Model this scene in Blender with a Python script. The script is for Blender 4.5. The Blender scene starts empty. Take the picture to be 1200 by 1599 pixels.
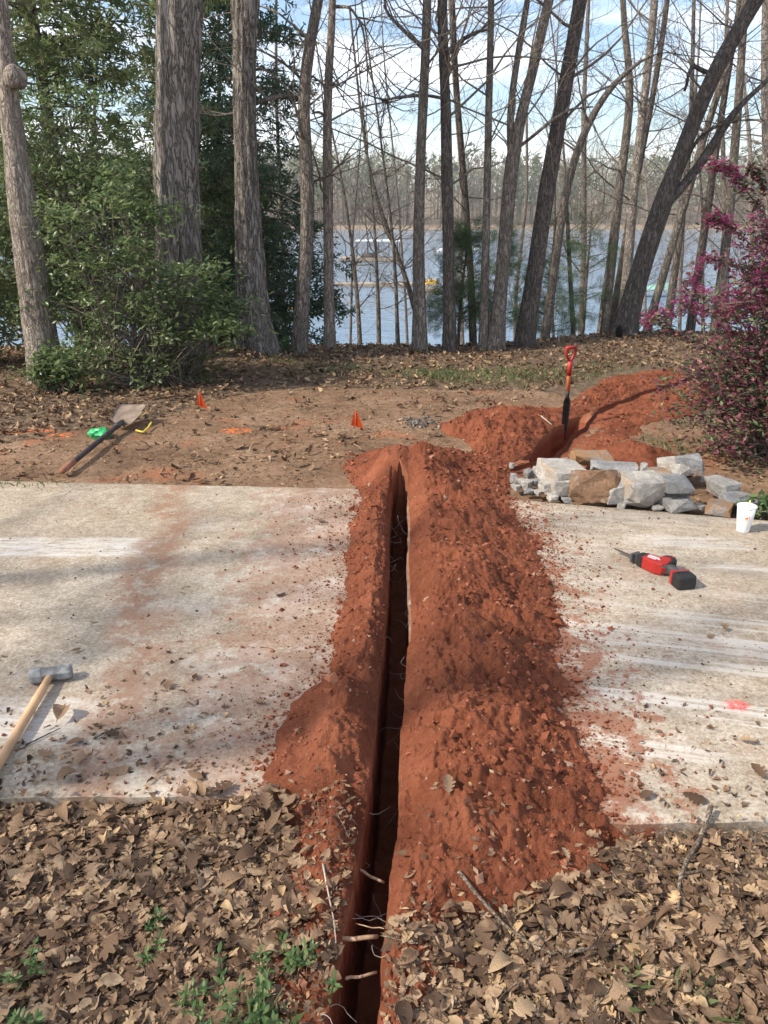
import bpy, bmesh, math, random
import numpy as np
from mathutils import Vector, Matrix, Euler
R = math.radians
scene = bpy.context.scene
col = scene.collection
rng = np.random.default_rng(7)
random.seed(7)

# ------------------------------------------------------------------ camera
FPX, PITCH, CAMH = 1208.0, R(21.6), 1.70
cam_d = bpy.data.cameras.new('camera'); cam = bpy.data.objects.new('camera', cam_d); col.objects.link(cam)
cam.location = (0, 0, CAMH); cam.rotation_euler = (R(90) - PITCH, 0, 0)
cam_d.sensor_fit = 'VERTICAL'; cam_d.sensor_height = 36.0; cam_d.lens = 36.0 * FPX / 1599.0
cam_d.clip_start = 0.05; cam_d.clip_end = 3000
scene.camera = cam

# ------------------------------------------------------------------ sky, sun, exposure
SUN_AZ, SUN_EL = R(250), R(42)            # azimuth clockwise from +Y: sun to the left and a little behind the camera
w = bpy.data.worlds.new('World'); scene.world = w; w.use_nodes = True
nt = w.node_tree; nt.nodes.clear()
wo = nt.nodes.new('ShaderNodeOutputWorld'); bg = nt.nodes.new('ShaderNodeBackground')
sky = nt.nodes.new('ShaderNodeTexSky'); sky.sky_type = 'NISHITA'; sky.sun_disc = False
sky.sun_elevation = SUN_EL; sky.sun_rotation = SUN_AZ; sky.altitude = 250; sky.air_density = 1.0; sky.dust_density = 1.2; sky.ozone_density = 2.0
tc = nt.nodes.new('ShaderNodeTexCoord'); mp = nt.nodes.new('ShaderNodeMapping'); mp.inputs['Scale'].default_value = (1.6, 1.6, 5.5)
mp.inputs['Location'].default_value = (0.35, 0.1, 0.2)
cn = nt.nodes.new('ShaderNodeTexNoise'); cn.inputs['Scale'].default_value = 2.4; cn.inputs['Detail'].default_value = 7; cn.inputs['Roughness'].default_value = 0.55
cr = nt.nodes.new('ShaderNodeValToRGB'); cr.color_ramp.elements[0].position = 0.45; cr.color_ramp.elements[1].position = 0.70
mx = nt.nodes.new('ShaderNodeMix'); mx.data_type = 'RGBA'; mx.inputs['B'].default_value = (8.8, 8.8, 8.9, 1)
nt.links.new(tc.outputs['Generated'], mp.inputs['Vector']); nt.links.new(mp.outputs[0], cn.inputs['Vector'])
nt.links.new(cn.outputs['Fac'], cr.inputs['Fac']); nt.links.new(cr.outputs['Color'], mx.inputs['Factor'])
nt.links.new(sky.outputs[0], mx.inputs['A']); nt.links.new(mx.outputs['Result'], bg.inputs['Color'])
bg.inputs['Strength'].default_value = 0.15; nt.links.new(bg.outputs[0], wo.inputs['Surface'])
sd = bpy.data.lights.new('sun', 'SUN'); sd.energy = 3.9; sd.angle = R(1.0); sd.color = (1.0, 0.91, 0.78)
sun = bpy.data.objects.new('sun', sd); col.objects.link(sun)
sdir = Vector((math.sin(SUN_AZ) * math.cos(SUN_EL), math.cos(SUN_AZ) * math.cos(SUN_EL), math.sin(SUN_EL)))
sun.rotation_euler = sdir.to_track_quat('Z', 'Y').to_euler(); sun.location = (-20, -8, 20)
vs = scene.view_settings; vs.view_transform = 'Standard'; vs.look = 'None'; vs.exposure = 0.66; vs.gamma = 1.0; vs.use_curve_mapping = False

# ------------------------------------------------------------------ survey helpers: photograph point -> place on the ground
def ray(px, py):
    u = (px - 600) / FPX; v = (799.5 - py) / FPX
    return np.array([u, math.cos(PITCH) + v * math.sin(PITCH), -math.sin(PITCH) + v * math.cos(PITCH)])
def P(px, py, z=0.0):
    d = ray(px, py); t = (z - CAMH) / d[2]
    return np.array([d[0] * t, d[1] * t, z])
def PY(px, py, Y):
    d = ray(px, py); t = Y / d[1]
    return np.array([d[0] * t, Y, CAMH + d[2] * t]), t / FPX     # point, metres per pixel

# ------------------------------------------------------------------ numpy noise
def _h(ix, iy, iz, s):
    n = (ix.astype(np.int64) * 374761393 + iy.astype(np.int64) * 668265263 + iz.astype(np.int64) * 2147483647 + s * 974711) & 0x7fffffff
    n = ((n ^ (n >> 13)) * 1274126177) & 0x7fffffff
    n = ((n ^ (n >> 16)) * 668265263) & 0x7fffffff
    return (n ^ (n >> 15)) / float(0x7fffffff)
def noise3(x, y, z, s=0):
    x, y, z = np.broadcast_arrays(np.asarray(x, float), np.asarray(y, float), np.asarray(z, float))
    ix, iy, iz = np.floor(x), np.floor(y), np.floor(z)
    fx, fy, fz = x - ix, y - iy, z - iz
    fx = fx * fx * (3 - 2 * fx); fy = fy * fy * (3 - 2 * fy); fz = fz * fz * (3 - 2 * fz)
    o = 0
    for a in (0, 1):
        for b in (0, 1):
            for c in (0, 1):
                o = o + _h(ix + a, iy + b, iz + c, s) * (fx if a else 1 - fx) * (fy if b else 1 - fy) * (fz if c else 1 - fz)
    return o
def noise2(x, y, s=0):
    x, y = np.broadcast_arrays(np.asarray(x, float), np.asarray(y, float))
    ix, iy = np.floor(x), np.floor(y); fx, fy = x - ix, y - iy
    fx = fx * fx * (3 - 2 * fx); fy = fy * fy * (3 - 2 * fy); zz = np.zeros_like(ix)
    a = _h(ix, iy, zz, s); b = _h(ix + 1, iy, zz, s); c = _h(ix, iy + 1, zz, s); d = _h(ix + 1, iy + 1, zz, s)
    return (a * (1 - fx) + b * fx) * (1 - fy) + (c * (1 - fx) + d * fx) * fy
def fbm2(x, y, s=0, o=4):
    v = 0; a = 0.5; t = 0
    for k in range(o):
        v = v + a * noise2(x * 2 ** k + 17.3 * k, y * 2 ** k - 9.1 * k, s + k); t += a; a *= 0.55
    return v / t
def worley2(x, y, s=0):
    x, y = np.broadcast_arrays(np.asarray(x, float), np.asarray(y, float))
    ix, iy = np.floor(x), np.floor(y); best = np.full(x.shape, 9.0)
    for a in (-1, 0, 1):
        for b in (-1, 0, 1):
            cx = ix + a; cy = iy + b; z0 = np.zeros_like(cx)
            dx = cx + _h(cx, cy, z0, s) - x; dy = cy + _h(cx, cy, z0, s + 5) - y
            best = np.minimum(best, dx * dx + dy * dy)
    return np.sqrt(best)
def sstep(a, b, x):
    t = np.clip((np.asarray(x, float) - a) / (b - a), 0, 1); return t * t * (3 - 2 * t)

# ------------------------------------------------------------------ mesh helpers
def mesh_np(name, V, faces, smooth=True):
    """faces: list of (m,k) int arrays"""
    me = bpy.data.meshes.new(name); V = np.ascontiguousarray(V, dtype=np.float32)
    me.vertices.add(len(V)); me.vertices.foreach_set('co', V.ravel())
    faces = [np.asarray(f, dtype=np.int32) for f in faces if len(f)]
    idx = np.concatenate([f.ravel() for f in faces]); tot = np.concatenate([np.full(len(f), f.shape[1], np.int32) for f in faces])
    st = np.concatenate([[0], np.cumsum(tot)[:-1]]).astype(np.int32)
    me.loops.add(len(idx)); me.loops.foreach_set('vertex_index', idx)
    me.polygons.add(len(tot)); me.polygons.foreach_set('loop_start', st)
    me.polygons.foreach_set('use_smooth', np.full(len(tot), bool(smooth)))
    me.update(calc_edges=True)
    return me
def link(name, me, mat=None, parent=None, loc=None):
    o = bpy.data.objects.new(name, me); col.objects.link(o)
    if mat is not None and me is not None and len(me.materials) == 0: me.materials.append(mat)
    if parent is not None: o.parent = parent
    if loc is not None: o.location = tuple(loc)
    return o
def tag(o, label=None, cat=None, group=None, kind=None):
    if label: o['label'] = label
    if cat: o['category'] = cat
    if group: o['group'] = group
    if kind: o['kind'] = kind
    return o
def thing(name, label, cat, loc=(0, 0, 0), group=None, rot=(0, 0, 0)):
    o = bpy.data.objects.new(name, None); col.objects.link(o); o.location = tuple(loc); o.rotation_euler = rot
    o.empty_display_size = 0.1
    return tag(o, label, cat, group)
def bm_obj(name, bm, mat, parent=None, smooth=False, loc=None):
    me = bpy.data.meshes.new(name); bmesh.ops.recalc_face_normals(bm, faces=bm.faces); bm.to_mesh(me); bm.free()
    if smooth: me.polygons.foreach_set('use_smooth', np.ones(len(me.polygons), bool))
    return link(name, me, mat, parent, loc)
def grid_faces(nr, nc, off=0):
    i = np.arange(nr - 1)[:, None] * nc + np.arange(nc - 1)[None, :] + off
    return np.stack([i, i + 1, i + nc + 1, i + nc], -1).reshape(-1, 4)
class Tubes:
    def __init__(s): s.V = []; s.F = []; s.n = 0
    def add(s, path, rad, sides=5, cap=False):
        path = np.asarray(path, float); m = len(path); rad = np.broadcast_to(np.asarray(rad, float), (m,))
        T = np.empty_like(path); T[1:-1] = path[2:] - path[:-2]; T[0] = path[1] - path[0]; T[-1] = path[-1] - path[-2]
        T /= np.linalg.norm(T, axis=1)[:, None] + 1e-9
        ref = np.array([0.31, 0.95, 0.05]) if abs(T[:, 2]).mean() > 0.6 else np.array([0.05, 0.08, 1.0])
        A = np.cross(T, ref); A /= np.linalg.norm(A, axis=1)[:, None] + 1e-9; B = np.cross(T, A)
        th = np.arange(sides) * 2 * math.pi / sides
        ring = path[:, None, :] + rad[:, None, None] * (np.cos(th)[None, :, None] * A[:, None, :] + np.sin(th)[None, :, None] * B[:, None, :])
        s.V.append(ring.reshape(-1, 3))
        i = np.arange(m - 1)[:, None] * sides; j = np.arange(sides)[None, :]; k = (j + 1) % sides
        s.F.append((np.stack([i + j, i + k, i + sides + k, i + sides + j], -1).reshape(-1, 4)) + s.n)
        s.n += m * sides
    def mesh(s, name, smooth=True): return mesh_np(name, np.concatenate(s.V), [np.concatenate(s.F)], smooth)
def rotm(yaw, tilt, roll):
    """many rotation matrices: Rz(yaw) Rx(tilt) Ry(roll)"""
    cy, sy, cx, sx, cr_, sr = np.cos(yaw), np.sin(yaw), np.cos(tilt), np.sin(tilt), np.cos(roll), np.sin(roll)
    z = np.zeros_like(cy); o = np.ones_like(cy)
    Z = np.stack([np.stack([cy, -sy, z], -1), np.stack([sy, cy, z], -1), np.stack([z, z, o], -1)], -2)
    X = np.stack([np.stack([o, z, z], -1), np.stack([z, cx, -sx], -1), np.stack([z, sx, cx], -1)], -2)
    Y = np.stack([np.stack([cr_, z, sr], -1), np.stack([z, o, z], -1), np.stack([-sr, z, cr_], -1)], -2)
    return Z @ X @ Y
def instance(temps, M, pos, scale, pick=None):
    """temps: list of (verts, faces); M (N,3,3), pos (N,3), scale (N,)"""
    N = len(pos); pick = rng.integers(0, len(temps), N) if pick is None else pick
    Vs, Fs = [], {}; off = 0
    for k, (tv, tf) in enumerate(temps):
        m = pick == k; n = int(m.sum())
        if not n: continue
        v = np.einsum('nij,vj->nvi', M[m] * scale[m][:, None, None], tv) + pos[m][:, None, :]
        f = (tf[None] + (np.arange(n) * len(tv))[:, None, None]).reshape(-1, tf.shape[1]) + off
        Vs.append(v.reshape(-1, 3)); Fs.setdefault(tf.shape[1], []).append(f); off += n * len(tv)
    return np.concatenate(Vs), [np.concatenate(f) for f in Fs.values()]

# ------------------------------------------------------------------ node helpers
class Mat:
    def __init__(s, name, rough=0.9, spec=0.25):
        s.m = bpy.data.materials.new(name); s.m.use_nodes = True; s.t = s.m.node_tree
        s.b = s.t.nodes['Principled BSDF']; s.b.inputs['Roughness'].default_value = rough; s.b.inputs['Specular IOR Level'].default_value = spec
        s.tc = s.t.nodes.new('ShaderNodeTexCoord')
    def _in(s, sock, v):
        if isinstance(v, (int, float)): sock.default_value = v
        elif isinstance(v, (tuple, list)): sock.default_value = tuple(v) if len(v) == 4 or sock.type == 'VECTOR' else tuple(v) + (1,)
        elif v is not None: s.t.links.new(v, sock)
    def obj(s, scale=(1, 1, 1), loc=(0, 0, 0), rot=(0, 0, 0)):
        n = s.t.nodes.new('ShaderNodeMapping'); n.inputs['Scale'].default_value = scale; n.inputs['Location'].default_value = loc; src = s.tc.outputs['Object']
        if any(rot):
            k = s.t.nodes.new('ShaderNodeMapping'); k.inputs['Rotation'].default_value = rot; s.t.links.new(src, k.inputs['Vector']); src = k.outputs[0]
        s.t.links.new(src, n.inputs['Vector']); return n.outputs[0]
    def noise(s, scale, vec=None, detail=4, rough=0.55, dist=0.0):
        n = s.t.nodes.new('ShaderNodeTexNoise'); n.inputs['Scale'].default_value = scale; n.inputs['Detail'].default_value = detail
        n.inputs['Roughness'].default_value = rough; n.inputs['Distortion'].default_value = dist
        s.t.links.new(vec if vec is not None else s.tc.outputs['Object'], n.inputs['Vector']); return n.outputs['Fac']
    def voro(s, scale, vec=None, out='Distance'):
        n = s.t.nodes.new('ShaderNodeTexVoronoi'); n.inputs['Scale'].default_value = scale
        s.t.links.new(vec if vec is not None else s.tc.outputs['Object'], n.inputs['Vector']); return n.outputs[out]
    def ramp(s, fac, a, b, va=0.0, vb=1.0):
        n = s.t.nodes.new('ShaderNodeMapRange'); n.interpolation_type = 'SMOOTHSTEP'
        s._in(n.inputs['Value'], fac); s._in(n.inputs['From Min'], a); s._in(n.inputs['From Max'], b)
        n.inputs['To Min'].default_value = va; n.inputs['To Max'].default_value = vb; return n.outputs['Result']
    def cramp(s, fac, stops):
        n = s.t.nodes.new('ShaderNodeValToRGB'); e = n.color_ramp.elements
        while len(e) < len(stops): e.new(0.5)
        for k, (p, c) in enumerate(stops): e[k].position = p; e[k].color = tuple(c) + (1,)
        s._in(n.inputs['Fac'], fac); return n.outputs['Color']
    def mix(s, fac, a, b, mode='MIX'):
        n = s.t.nodes.new('ShaderNodeMix'); n.data_type = 'RGBA'; n.blend_type = mode
        s._in(n.inputs['Factor'], fac); s._in(n.inputs['A'], a); s._in(n.inputs['B'], b); return n.outputs['Result']
    def math(s, op, a, b=None):
        n = s.t.nodes.new('ShaderNodeMath'); n.operation = op; s._in(n.inputs[0], a); s._in(n.inputs[1], b); return n.outputs[0]
    def xyz(s):
        n = s.t.nodes.new('ShaderNodeSeparateXYZ'); s.t.links.new(s.tc.outputs['Object'], n.inputs[0]); return n.outputs
    def attr(s, name):
        n = s.t.nodes.new('ShaderNodeAttribute'); n.attribute_name = name; return n.outputs['Fac']
    def island(s):
        g = s.t.nodes.new('ShaderNodeNewGeometry'); i = s.t.nodes.new('ShaderNodeObjectInfo')
        return s.math('FRACT', s.math('ADD', g.outputs['Random Per Island'], i.outputs['Random']))
    def bump(s, h, strength=0.5, dist=0.01, prev=None):
        n = s.t.nodes.new('ShaderNodeBump'); n.inputs['Strength'].default_value = strength; n.inputs['Distance'].default_value = dist
        s._in(n.inputs['Height'], h); s._in(n.inputs['Normal'], prev); s.t.links.new(n.outputs[0], s.b.inputs['Normal']); return n.outputs[0]
    def color(s, c): s._in(s.b.inputs['Base Color'], c); return s
    def set(s, k, v): s._in(s.b.inputs[k], v); return s
    def leafy(s, colr, trans=0.35):
        """thin leaf: diffuse + translucent"""
        t = s.t.nodes.new('ShaderNodeBsdfTranslucent'); mxs = s.t.nodes.new('ShaderNodeMixShader'); mxs.inputs[0].default_value = trans
        s._in(s.b.inputs['Base Color'], colr); s._in(t.inputs['Color'], colr)
        out = s.t.nodes['Material Output']
        s.t.links.new(s.b.outputs[0], mxs.inputs[1]); s.t.links.new(t.outputs[0], mxs.inputs[2]); s.t.links.new(mxs.outputs[0], out.inputs['Surface']); return s
M = {}
def plain(name, c, rough=0.6, spec=0.4, var=0.12, metal=0.0, nscale=18):
    m = Mat(name, rough, spec); n = m.noise(nscale, detail=6)
    m.color(m.mix(m.ramp(n, 0.3, 0.75), tuple(x * (1 - var) for x in c), tuple(min(1, x * (1 + var)) for x in c)))
    m.set('Metallic', metal); m.bump(m.noise(nscale * 6, detail=3), 0.15, 0.002); M[name] = m.m; return m.m

# red clay
m = Mat('red_clay', 0.95, 0.15)
n1 = m.noise(3.2, detail=6); n2 = m.noise(38, detail=5, rough=0.65); n3 = m.noise(150, detail=2)
c = m.cramp(n1, [(0.22, (0.125, 0.040, 0.021)), (0.5, (0.225, 0.074, 0.037)), (0.78, (0.355, 0.128, 0.066))])
c = m.mix(m.ramp(n2, 0.35, 0.75), m.mix(1.0, c, (0.78, 0.74, 0.72), 'MULTIPLY'), c)
c = m.mix(m.ramp(m.voro(75), 0.10, 0.05, 0, 0.35), c, (0.30, 0.13, 0.075))
c = m.mix(m.ramp(n3, 0.70, 0.78, 0, 0.5), c, (0.36, 0.18, 0.11))
m.color(c); b1 = m.bump(m.noise(60, detail=8, rough=0.7), 0.7, 0.02); m.bump(m.voro(130), 0.35, 0.006, b1); M['clay'] = m.m
m = Mat('trench_wall_clay', 0.9, 0.2)
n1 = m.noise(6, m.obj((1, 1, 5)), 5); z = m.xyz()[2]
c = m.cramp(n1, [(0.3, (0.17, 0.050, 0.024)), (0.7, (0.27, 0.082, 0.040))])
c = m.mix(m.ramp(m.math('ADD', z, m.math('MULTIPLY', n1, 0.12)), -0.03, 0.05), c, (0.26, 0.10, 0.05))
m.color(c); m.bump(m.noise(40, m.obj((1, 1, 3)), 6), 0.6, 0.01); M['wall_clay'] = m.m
m = Mat('clay_clods', 0.95, 0.1); r_ = m.island()
m.color(m.cramp(r_, [(0.0, (0.12, 0.039, 0.021)), (0.5, (0.20, 0.066, 0.034)), (0.9, (0.30, 0.106, 0.056)), (0.985, (0.30, 0.20, 0.14))])); m.bump(m.noise(90, detail=4), 0.5, 0.004); M['clods'] = m.m
# concrete
def concrete():
    m = Mat('old_concrete', 0.88, 0.25); X, Y_, Z_ = m.xyz()
    big = m.noise(1.1, detail=6, rough=0.6); mid = m.noise(5.5, detail=7, rough=0.65); fine = m.noise(70, detail=5, rough=0.7); agg = m.voro(170)
    c = m.cramp(big, [(0.28, (0.43, 0.355, 0.262)), (0.5, (0.51, 0.433, 0.335)), (0.72, (0.57, 0.498, 0.402))])
    c = m.mix(m.ramp(mid, 0.38, 0.66), m.mix(1.0, c, (0.80, 0.78, 0.75), 'MULTIPLY'), c)
    c = m.mix(m.ramp(fine, 0.40, 0.60), m.mix(1.0, c, (0.66, 0.645, 0.62), 'MULTIPLY'), c)
    c = m.mix(m.ramp(m.noise(24, m.obj(loc=(1, 5, 0)), 6, 0.7), 0.44, 0.60, 0, 0.6), c, m.mix(1.0, c, (0.66, 0.62, 0.57), 'MULTIPLY'))
    c = m.mix(m.ramp(m.noise(33, m.obj(loc=(8, 2, 0)), 5, 0.7), 0.58, 0.68, 0, 0.6), c, (0.56, 0.52, 0.46))
    c = m.mix(m.ramp(agg, 0.16, 0.06, 0, 0.40), c, (0.16, 0.145, 0.125))
    # dark grey damp mould patches
    c = m.mix(m.math('MULTIPLY', m.ramp(m.noise(1.9, m.obj(loc=(3.1, 0.4, 0)), 7, 0.65), 0.53, 0.70), 0.50), c, (0.19, 0.165, 0.135))
    # pale laitance: broken white patches close to the cut
    dx = m.math('ABSOLUTE', m.math('SUBTRACT', X, 0.08))
    near = m.ramp(dx, 1.55, 0.30)
    pt = m.ramp(m.noise(4.2, m.obj(loc=(0, 7, 0)), 8, 0.72), 0.47, 0.60)
    c = m.mix(m.math('MULTIPLY', m.math('MULTIPLY', near, pt), 0.55), c, (0.61, 0.55, 0.475))
    # scraped streaks on the right slab
    rt = m.ramp(X, 0.5, 0.8)
    sv = m.obj((0.55, 15, 1), (0, 0, 0), (0, 0, R(13)))
    st = m.ramp(m.noise(1.0, sv, 6, 0.65), 0.51, 0.57); stm = m.ramp(m.noise(1.4, m.obj((0.7, 1.6, 1), (5, 2, 0)), 4), 0.32, 0.50)
    fade = m.ramp(Y_, 3.5, 2.5, 0.28, 1.0)
    c = m.mix(m.math('MULTIPLY', m.math('MULTIPLY', m.math('MULTIPLY', st, stm), rt), m.math('MULTIPLY', fade, 0.75)), c, (0.60, 0.555, 0.49))
    # pale saw bands with fine kerf lines
    def band(x0, x1, y0, y1, slope, amt):
        yy = m.math('SUBTRACT', Y_, m.math('MULTIPLY', X, slope))
        q = m.math('MULTIPLY', m.ramp(yy, y0, y0 + 0.05), m.ramp(yy, y1, y1 - 0.05))
        e = m.math('ADD', X, m.math('MULTIPLY', m.noise(9, m.obj((0.4, 4, 1))), 0.5))
        q = m.math('MULTIPLY', q, m.math('MULTIPLY', m.ramp(e, x0 + 0.2, x0 + 0.34), m.ramp(e, x1 + 0.32, x1 + 0.12)))
        q = m.math('MULTIPLY', q, m.ramp(m.noise(9, m.obj((0.6, 3, 1)), 8, 0.75), 0.36, 0.62))
        k = m.ramp(m.noise(1.0, m.obj((0.25, 46, 1), (0, 0, 0), (0, 0, -math.atan(slope))), 2), 0.62, 0.67)
        return m.math('MULTIPLY', q, amt), m.math('MULTIPLY', m.math('MULTIPLY', q, k), 0.8)
    for a in ((-9, -1.27, 3.64, 3.93, 0.0, 0.9), (-9, -1.02, 2.09, 2.40, -0.03, 0.85), (1.35, 1.95, 3.95, 4.15, -0.12, 0.7), (1.55, 2.0, 3.66, 3.76, -0.1, 0.9), (1.7, 9, 3.2, 3.24, -0.16, 0.8)):
        q, k = band(*a); c = m.mix(q, c, (0.55, 0.525, 0.485)); c = m.mix(k, c, (0.25, 0.235, 0.22))
    # clay staining: strong by the heaps, a smear across the left slab
    s1 = m.ramp(m.math('ADD', m.noise(9.0, m.obj(loc=(2, 2, 0)), 9, 0.75), m.ramp(dx, 1.3, 0.5, -0.16, 0.12)), 0.50, 0.60)
    c = m.mix(m.math('MULTIPLY', s1, m.ramp(X, -0.2, 0.3, 0.42, 0.90)), c, (0.27, 0.115, 0.065))
    lx = m.math('ADD', m.math('ADD', X, m.math('MULTIPLY', Y_, 0.16)), m.math('MULTIPLY', m.noise(2.0, detail=3), 0.55))
    s2 = m.math('MULTIPLY', m.math('MULTIPLY', m.ramp(lx, -0.50, -0.34), m.ramp(lx, -0.12, -0.30)), m.ramp(m.noise(9, m.obj(loc=(9, 0, 0)), 9, 0.75), 0.40, 0.54))
    c = m.mix(m.math('MULTIPLY', s2, 0.72), c, (0.25, 0.125, 0.072))
    s3 = m.ramp(m.noise(2.6, m.obj(loc=(1, 12, 0)), 9, 0.75), 0.52, 0.68)
    c = m.mix(m.math('MULTIPLY', s3, 0.42), c, (0.33, 0.20, 0.13))
    # specks of trodden clay
    sp = m.math('MULTIPLY', m.ramp(m.voro(26, m.obj(loc=(0.3, 0, 0))), 0.20, 0.10), m.ramp(m.noise(3.2, m.obj(loc=(4, 1, 0)), 4), 0.46, 0.60))
    c = m.mix(m.math('MULTIPLY', sp, 0.75), c, (0.27, 0.10, 0.055))
    # spot of red marking paint
    pc = P(1152, 1102); d = m.math('SQRT', m.math('ADD', m.math('POWER', m.math('MULTIPLY', m.math('SUBTRACT', X, float(pc[0])), 1.0), 2.0), m.math('POWER', m.math('MULTIPLY', m.math('SUBTRACT', Y_, float(pc[1])), 1.3), 2.0)))
    dm = m.math('MULTIPLY', m.ramp(d, 0.065, 0.02), m.ramp(m.noise(30, detail=4), 0.38, 0.55))
    c = m.mix(m.math('MULTIPLY', dm, 0.85), c, (0.72, 0.07, 0.07))
    m.color(c); b = m.bump(m.noise(55, detail=8, rough=0.75), 0.45, 0.006); m.bump(m.noise(6, detail=6), 0.25, 0.02, b)
    M['concrete'] = m.m
concrete()
# ground: bare trodden earth / dark leaf mould / lake bank
m = Mat('earth', 0.95, 0.12); dm = m.attr('dirt')
n1 = m.noise(1.5, detail=7, rough=0.62); n2 = m.noise(14, detail=7, rough=0.7); n3 = m.noise(95, detail=3)
dirt = m.cramp(n1, [(0.28, (0.165, 0.102, 0.062)), (0.5, (0.27, 0.170, 0.104)), (0.74, (0.39, 0.265, 0.172))])
dirt = m.mix(m.ramp(n2, 0.35, 0.7), m.mix(1.0, dirt, (0.62, 0.60, 0.58), 'MULTIPLY'), dirt)
dirt = m.mix(m.ramp(m.noise(2.3, m.obj(loc=(4, 3, 0)), 5), 0.54, 0.70, 0, 0.65), dirt, (0.33, 0.125, 0.062))
dirt = m.mix(m.ramp(n3, 0.62, 0.74, 0, 0.6), dirt, (0.42, 0.30, 0.20))
mould = m.mix(m.ramp(n2, 0.35, 0.7), (0.085, 0.060, 0.040), (0.22, 0.152, 0.098))
c = m.mix(m.ramp(m.math('ADD', dm, m.math('MULTIPLY', m.math('SUBTRACT', n2, 0.5), 0.6)), 0.35, 0.65), mould, dirt)
X, Y_, Z_ = m.xyz()
for (px, py, sx, sy) in ((370, 672, .17, .10), (45, 672, .28, .07), (95, 678, .14, .05)):
    pc = P(px, py); d = m.math('SQRT', m.math('ADD', m.math('POWER', m.math('DIVIDE', m.math('SUBTRACT', X, float(pc[0])), sx), 2.0), m.math('POWER', m.math('DIVIDE', m.math('SUBTRACT', Y_, float(pc[1])), sy), 2.0)))
    c = m.mix(m.math('MULTIPLY', m.ramp(d, 1.0, 0.35), m.ramp(m.noise(22, detail=4), 0.38, 0.58)), c, (0.75, 0.17, 0.04))
far = m.ramp(Y_, 200, 300); c = m.mix(far, c, (0.26, 0.20, 0.14))
m.color(c); b = m.bump(m.noise(30, detail=9, rough=0.72), 0.6, 0.03); m.bump(n3, 0.4, 0.008, b); M['earth'] = m.m
# dry leaves
m = Mat('dry_leaves', 0.75, 0.3); r_ = m.island()
c = m.cramp(r_, [(0.0, (0.078, 0.047, 0.029)), (0.25, (0.170, 0.103, 0.061)), (0.52, (0.280, 0.178, 0.107)), (0.76, (0.39, 0.265, 0.163)), (0.91, (0.51, 0.368, 0.232)), (0.985, (0.62, 0.43, 0.23))])
c = m.mix(m.ramp(m.noise(45, detail=4), 0.35, 0.7), m.mix(1.0, c, (0.58, 0.54, 0.50), 'MULTIPLY'), c); m.leafy(c, 0.18); m.bump(m.noise(120, detail=3), 0.3, 0.003); M['leaf'] = m.m
def green(name, stops, trans=0.3, rough=0.45, spec=0.4):
    m = Mat(name, rough, spec); m.leafy(m.cramp(m.island(), stops), trans); M[name] = m.m; return m.m
green('holly_green', [(0.0, (0.075, 0.120, 0.046)), (0.5, (0.145, 0.205, 0.078)), (0.9, (0.22, 0.275, 0.112)), (0.99, (0.33, 0.35, 0.18))], 0.5, 0.32, 0.5)
green('cedar_green', [(0.0, (0.10, 0.135, 0.055)), (0.5, (0.175, 0.215, 0.088)), (0.9, (0.235, 0.265, 0.115)), (0.98, (0.28, 0.22, 0.13))], 0.5, 0.7, 0.2)
green('hemlock_green', [(0.0, (0.045, 0.080, 0.045)), (0.6, (0.075, 0.120, 0.066)), (0.97, (0.11, 0.15, 0.08))], 0.35, 0.6, 0.25)
green('pine_green', [(0.0, (0.06, 0.105, 0.045)), (0.6, (0.10, 0.160, 0.065)), (0.97, (0.16, 0.20, 0.09))], 0.45, 0.6, 0.25)
green('fresh_green', [(0.0, (0.06, 0.115, 0.035)), (0.6, (0.10, 0.175, 0.055)), (1.0, (0.19, 0.25, 0.09))], 0.35)
green('grass_green', [(0.0, (0.09, 0.13, 0.045)), (0.6, (0.15, 0.19, 0.07)), (1.0, (0.27, 0.25, 0.12))], 0.35, 0.6)
green('burgundy_leaf', [(0.0, (0.10, 0.030, 0.040)), (0.38, (0.19, 0.058, 0.075)), (0.60, (0.24, 0.095, 0.095)), (0.66, (0.060, 0.098, 0.042)), (0.92, (0.095, 0.14, 0.06)), (1.0, (0.18, 0.20, 0.09))], 0.25, 0.45)
green('pink_petal', [(0.0, (0.24, 0.030, 0.105)), (0.6, (0.37, 0.062, 0.180)), (1.0, (0.52, 0.17, 0.31))], 0.35, 0.6)
# barks
def bark(name, dark, light, sc=1.0, vert=0.16, moss=None):
    m = Mat(name, 0.95, 0.12); v = m.obj((1, 1, vert))
    a0 = m.noise(17 * sc, v, 4, 0.55, 0.7); a = m.math('MINIMUM', m.math('ABSOLUTE', m.math('SUBTRACT', a0, 0.5)), 0.13); b = m.noise(5 * sc, v, 4); f = m.noise(120 * sc, m.obj((1, 1, 0.5)), 3)
    c = m.mix(m.ramp(a, 0.015, 0.075), dark, light)
    c = m.mix(m.ramp(b, 0.35, 0.72, 0, 0.5), c, tuple(0.5 * (x + y) * 0.8 for x, y in zip(dark, light)))
    c = m.mix(m.ramp(f, 0.4, 0.7, 0, 0.35), c, tuple(x * 1.25 for x in light))
    c = m.mix(m.ramp(m.noise(1.7, detail=6, rough=0.7), 0.60, 0.72, 0, 0.5), c, (0.26, 0.26, 0.22))
    m.color(c); bb = m.bump(a, 1.0, 0.20 / sc); m.bump(f, 0.5, 0.006, bb); M[name] = m.m
bark('oak_bark', (0.065, 0.056, 0.048), (0.31, 0.272, 0.235), 1.35, 0.20)
bark('pale_bark', (0.14, 0.112, 0.090), (0.40, 0.335, 0.275), 1.8, 0.26)
bark('grey_bark', (0.085, 0.070, 0.057), (0.29, 0.248, 0.205), 1.9, 0.26)
bark('dark_bark', (0.055, 0.046, 0.040), (0.185, 0.155, 0.132), 1.8, 0.25)
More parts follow.
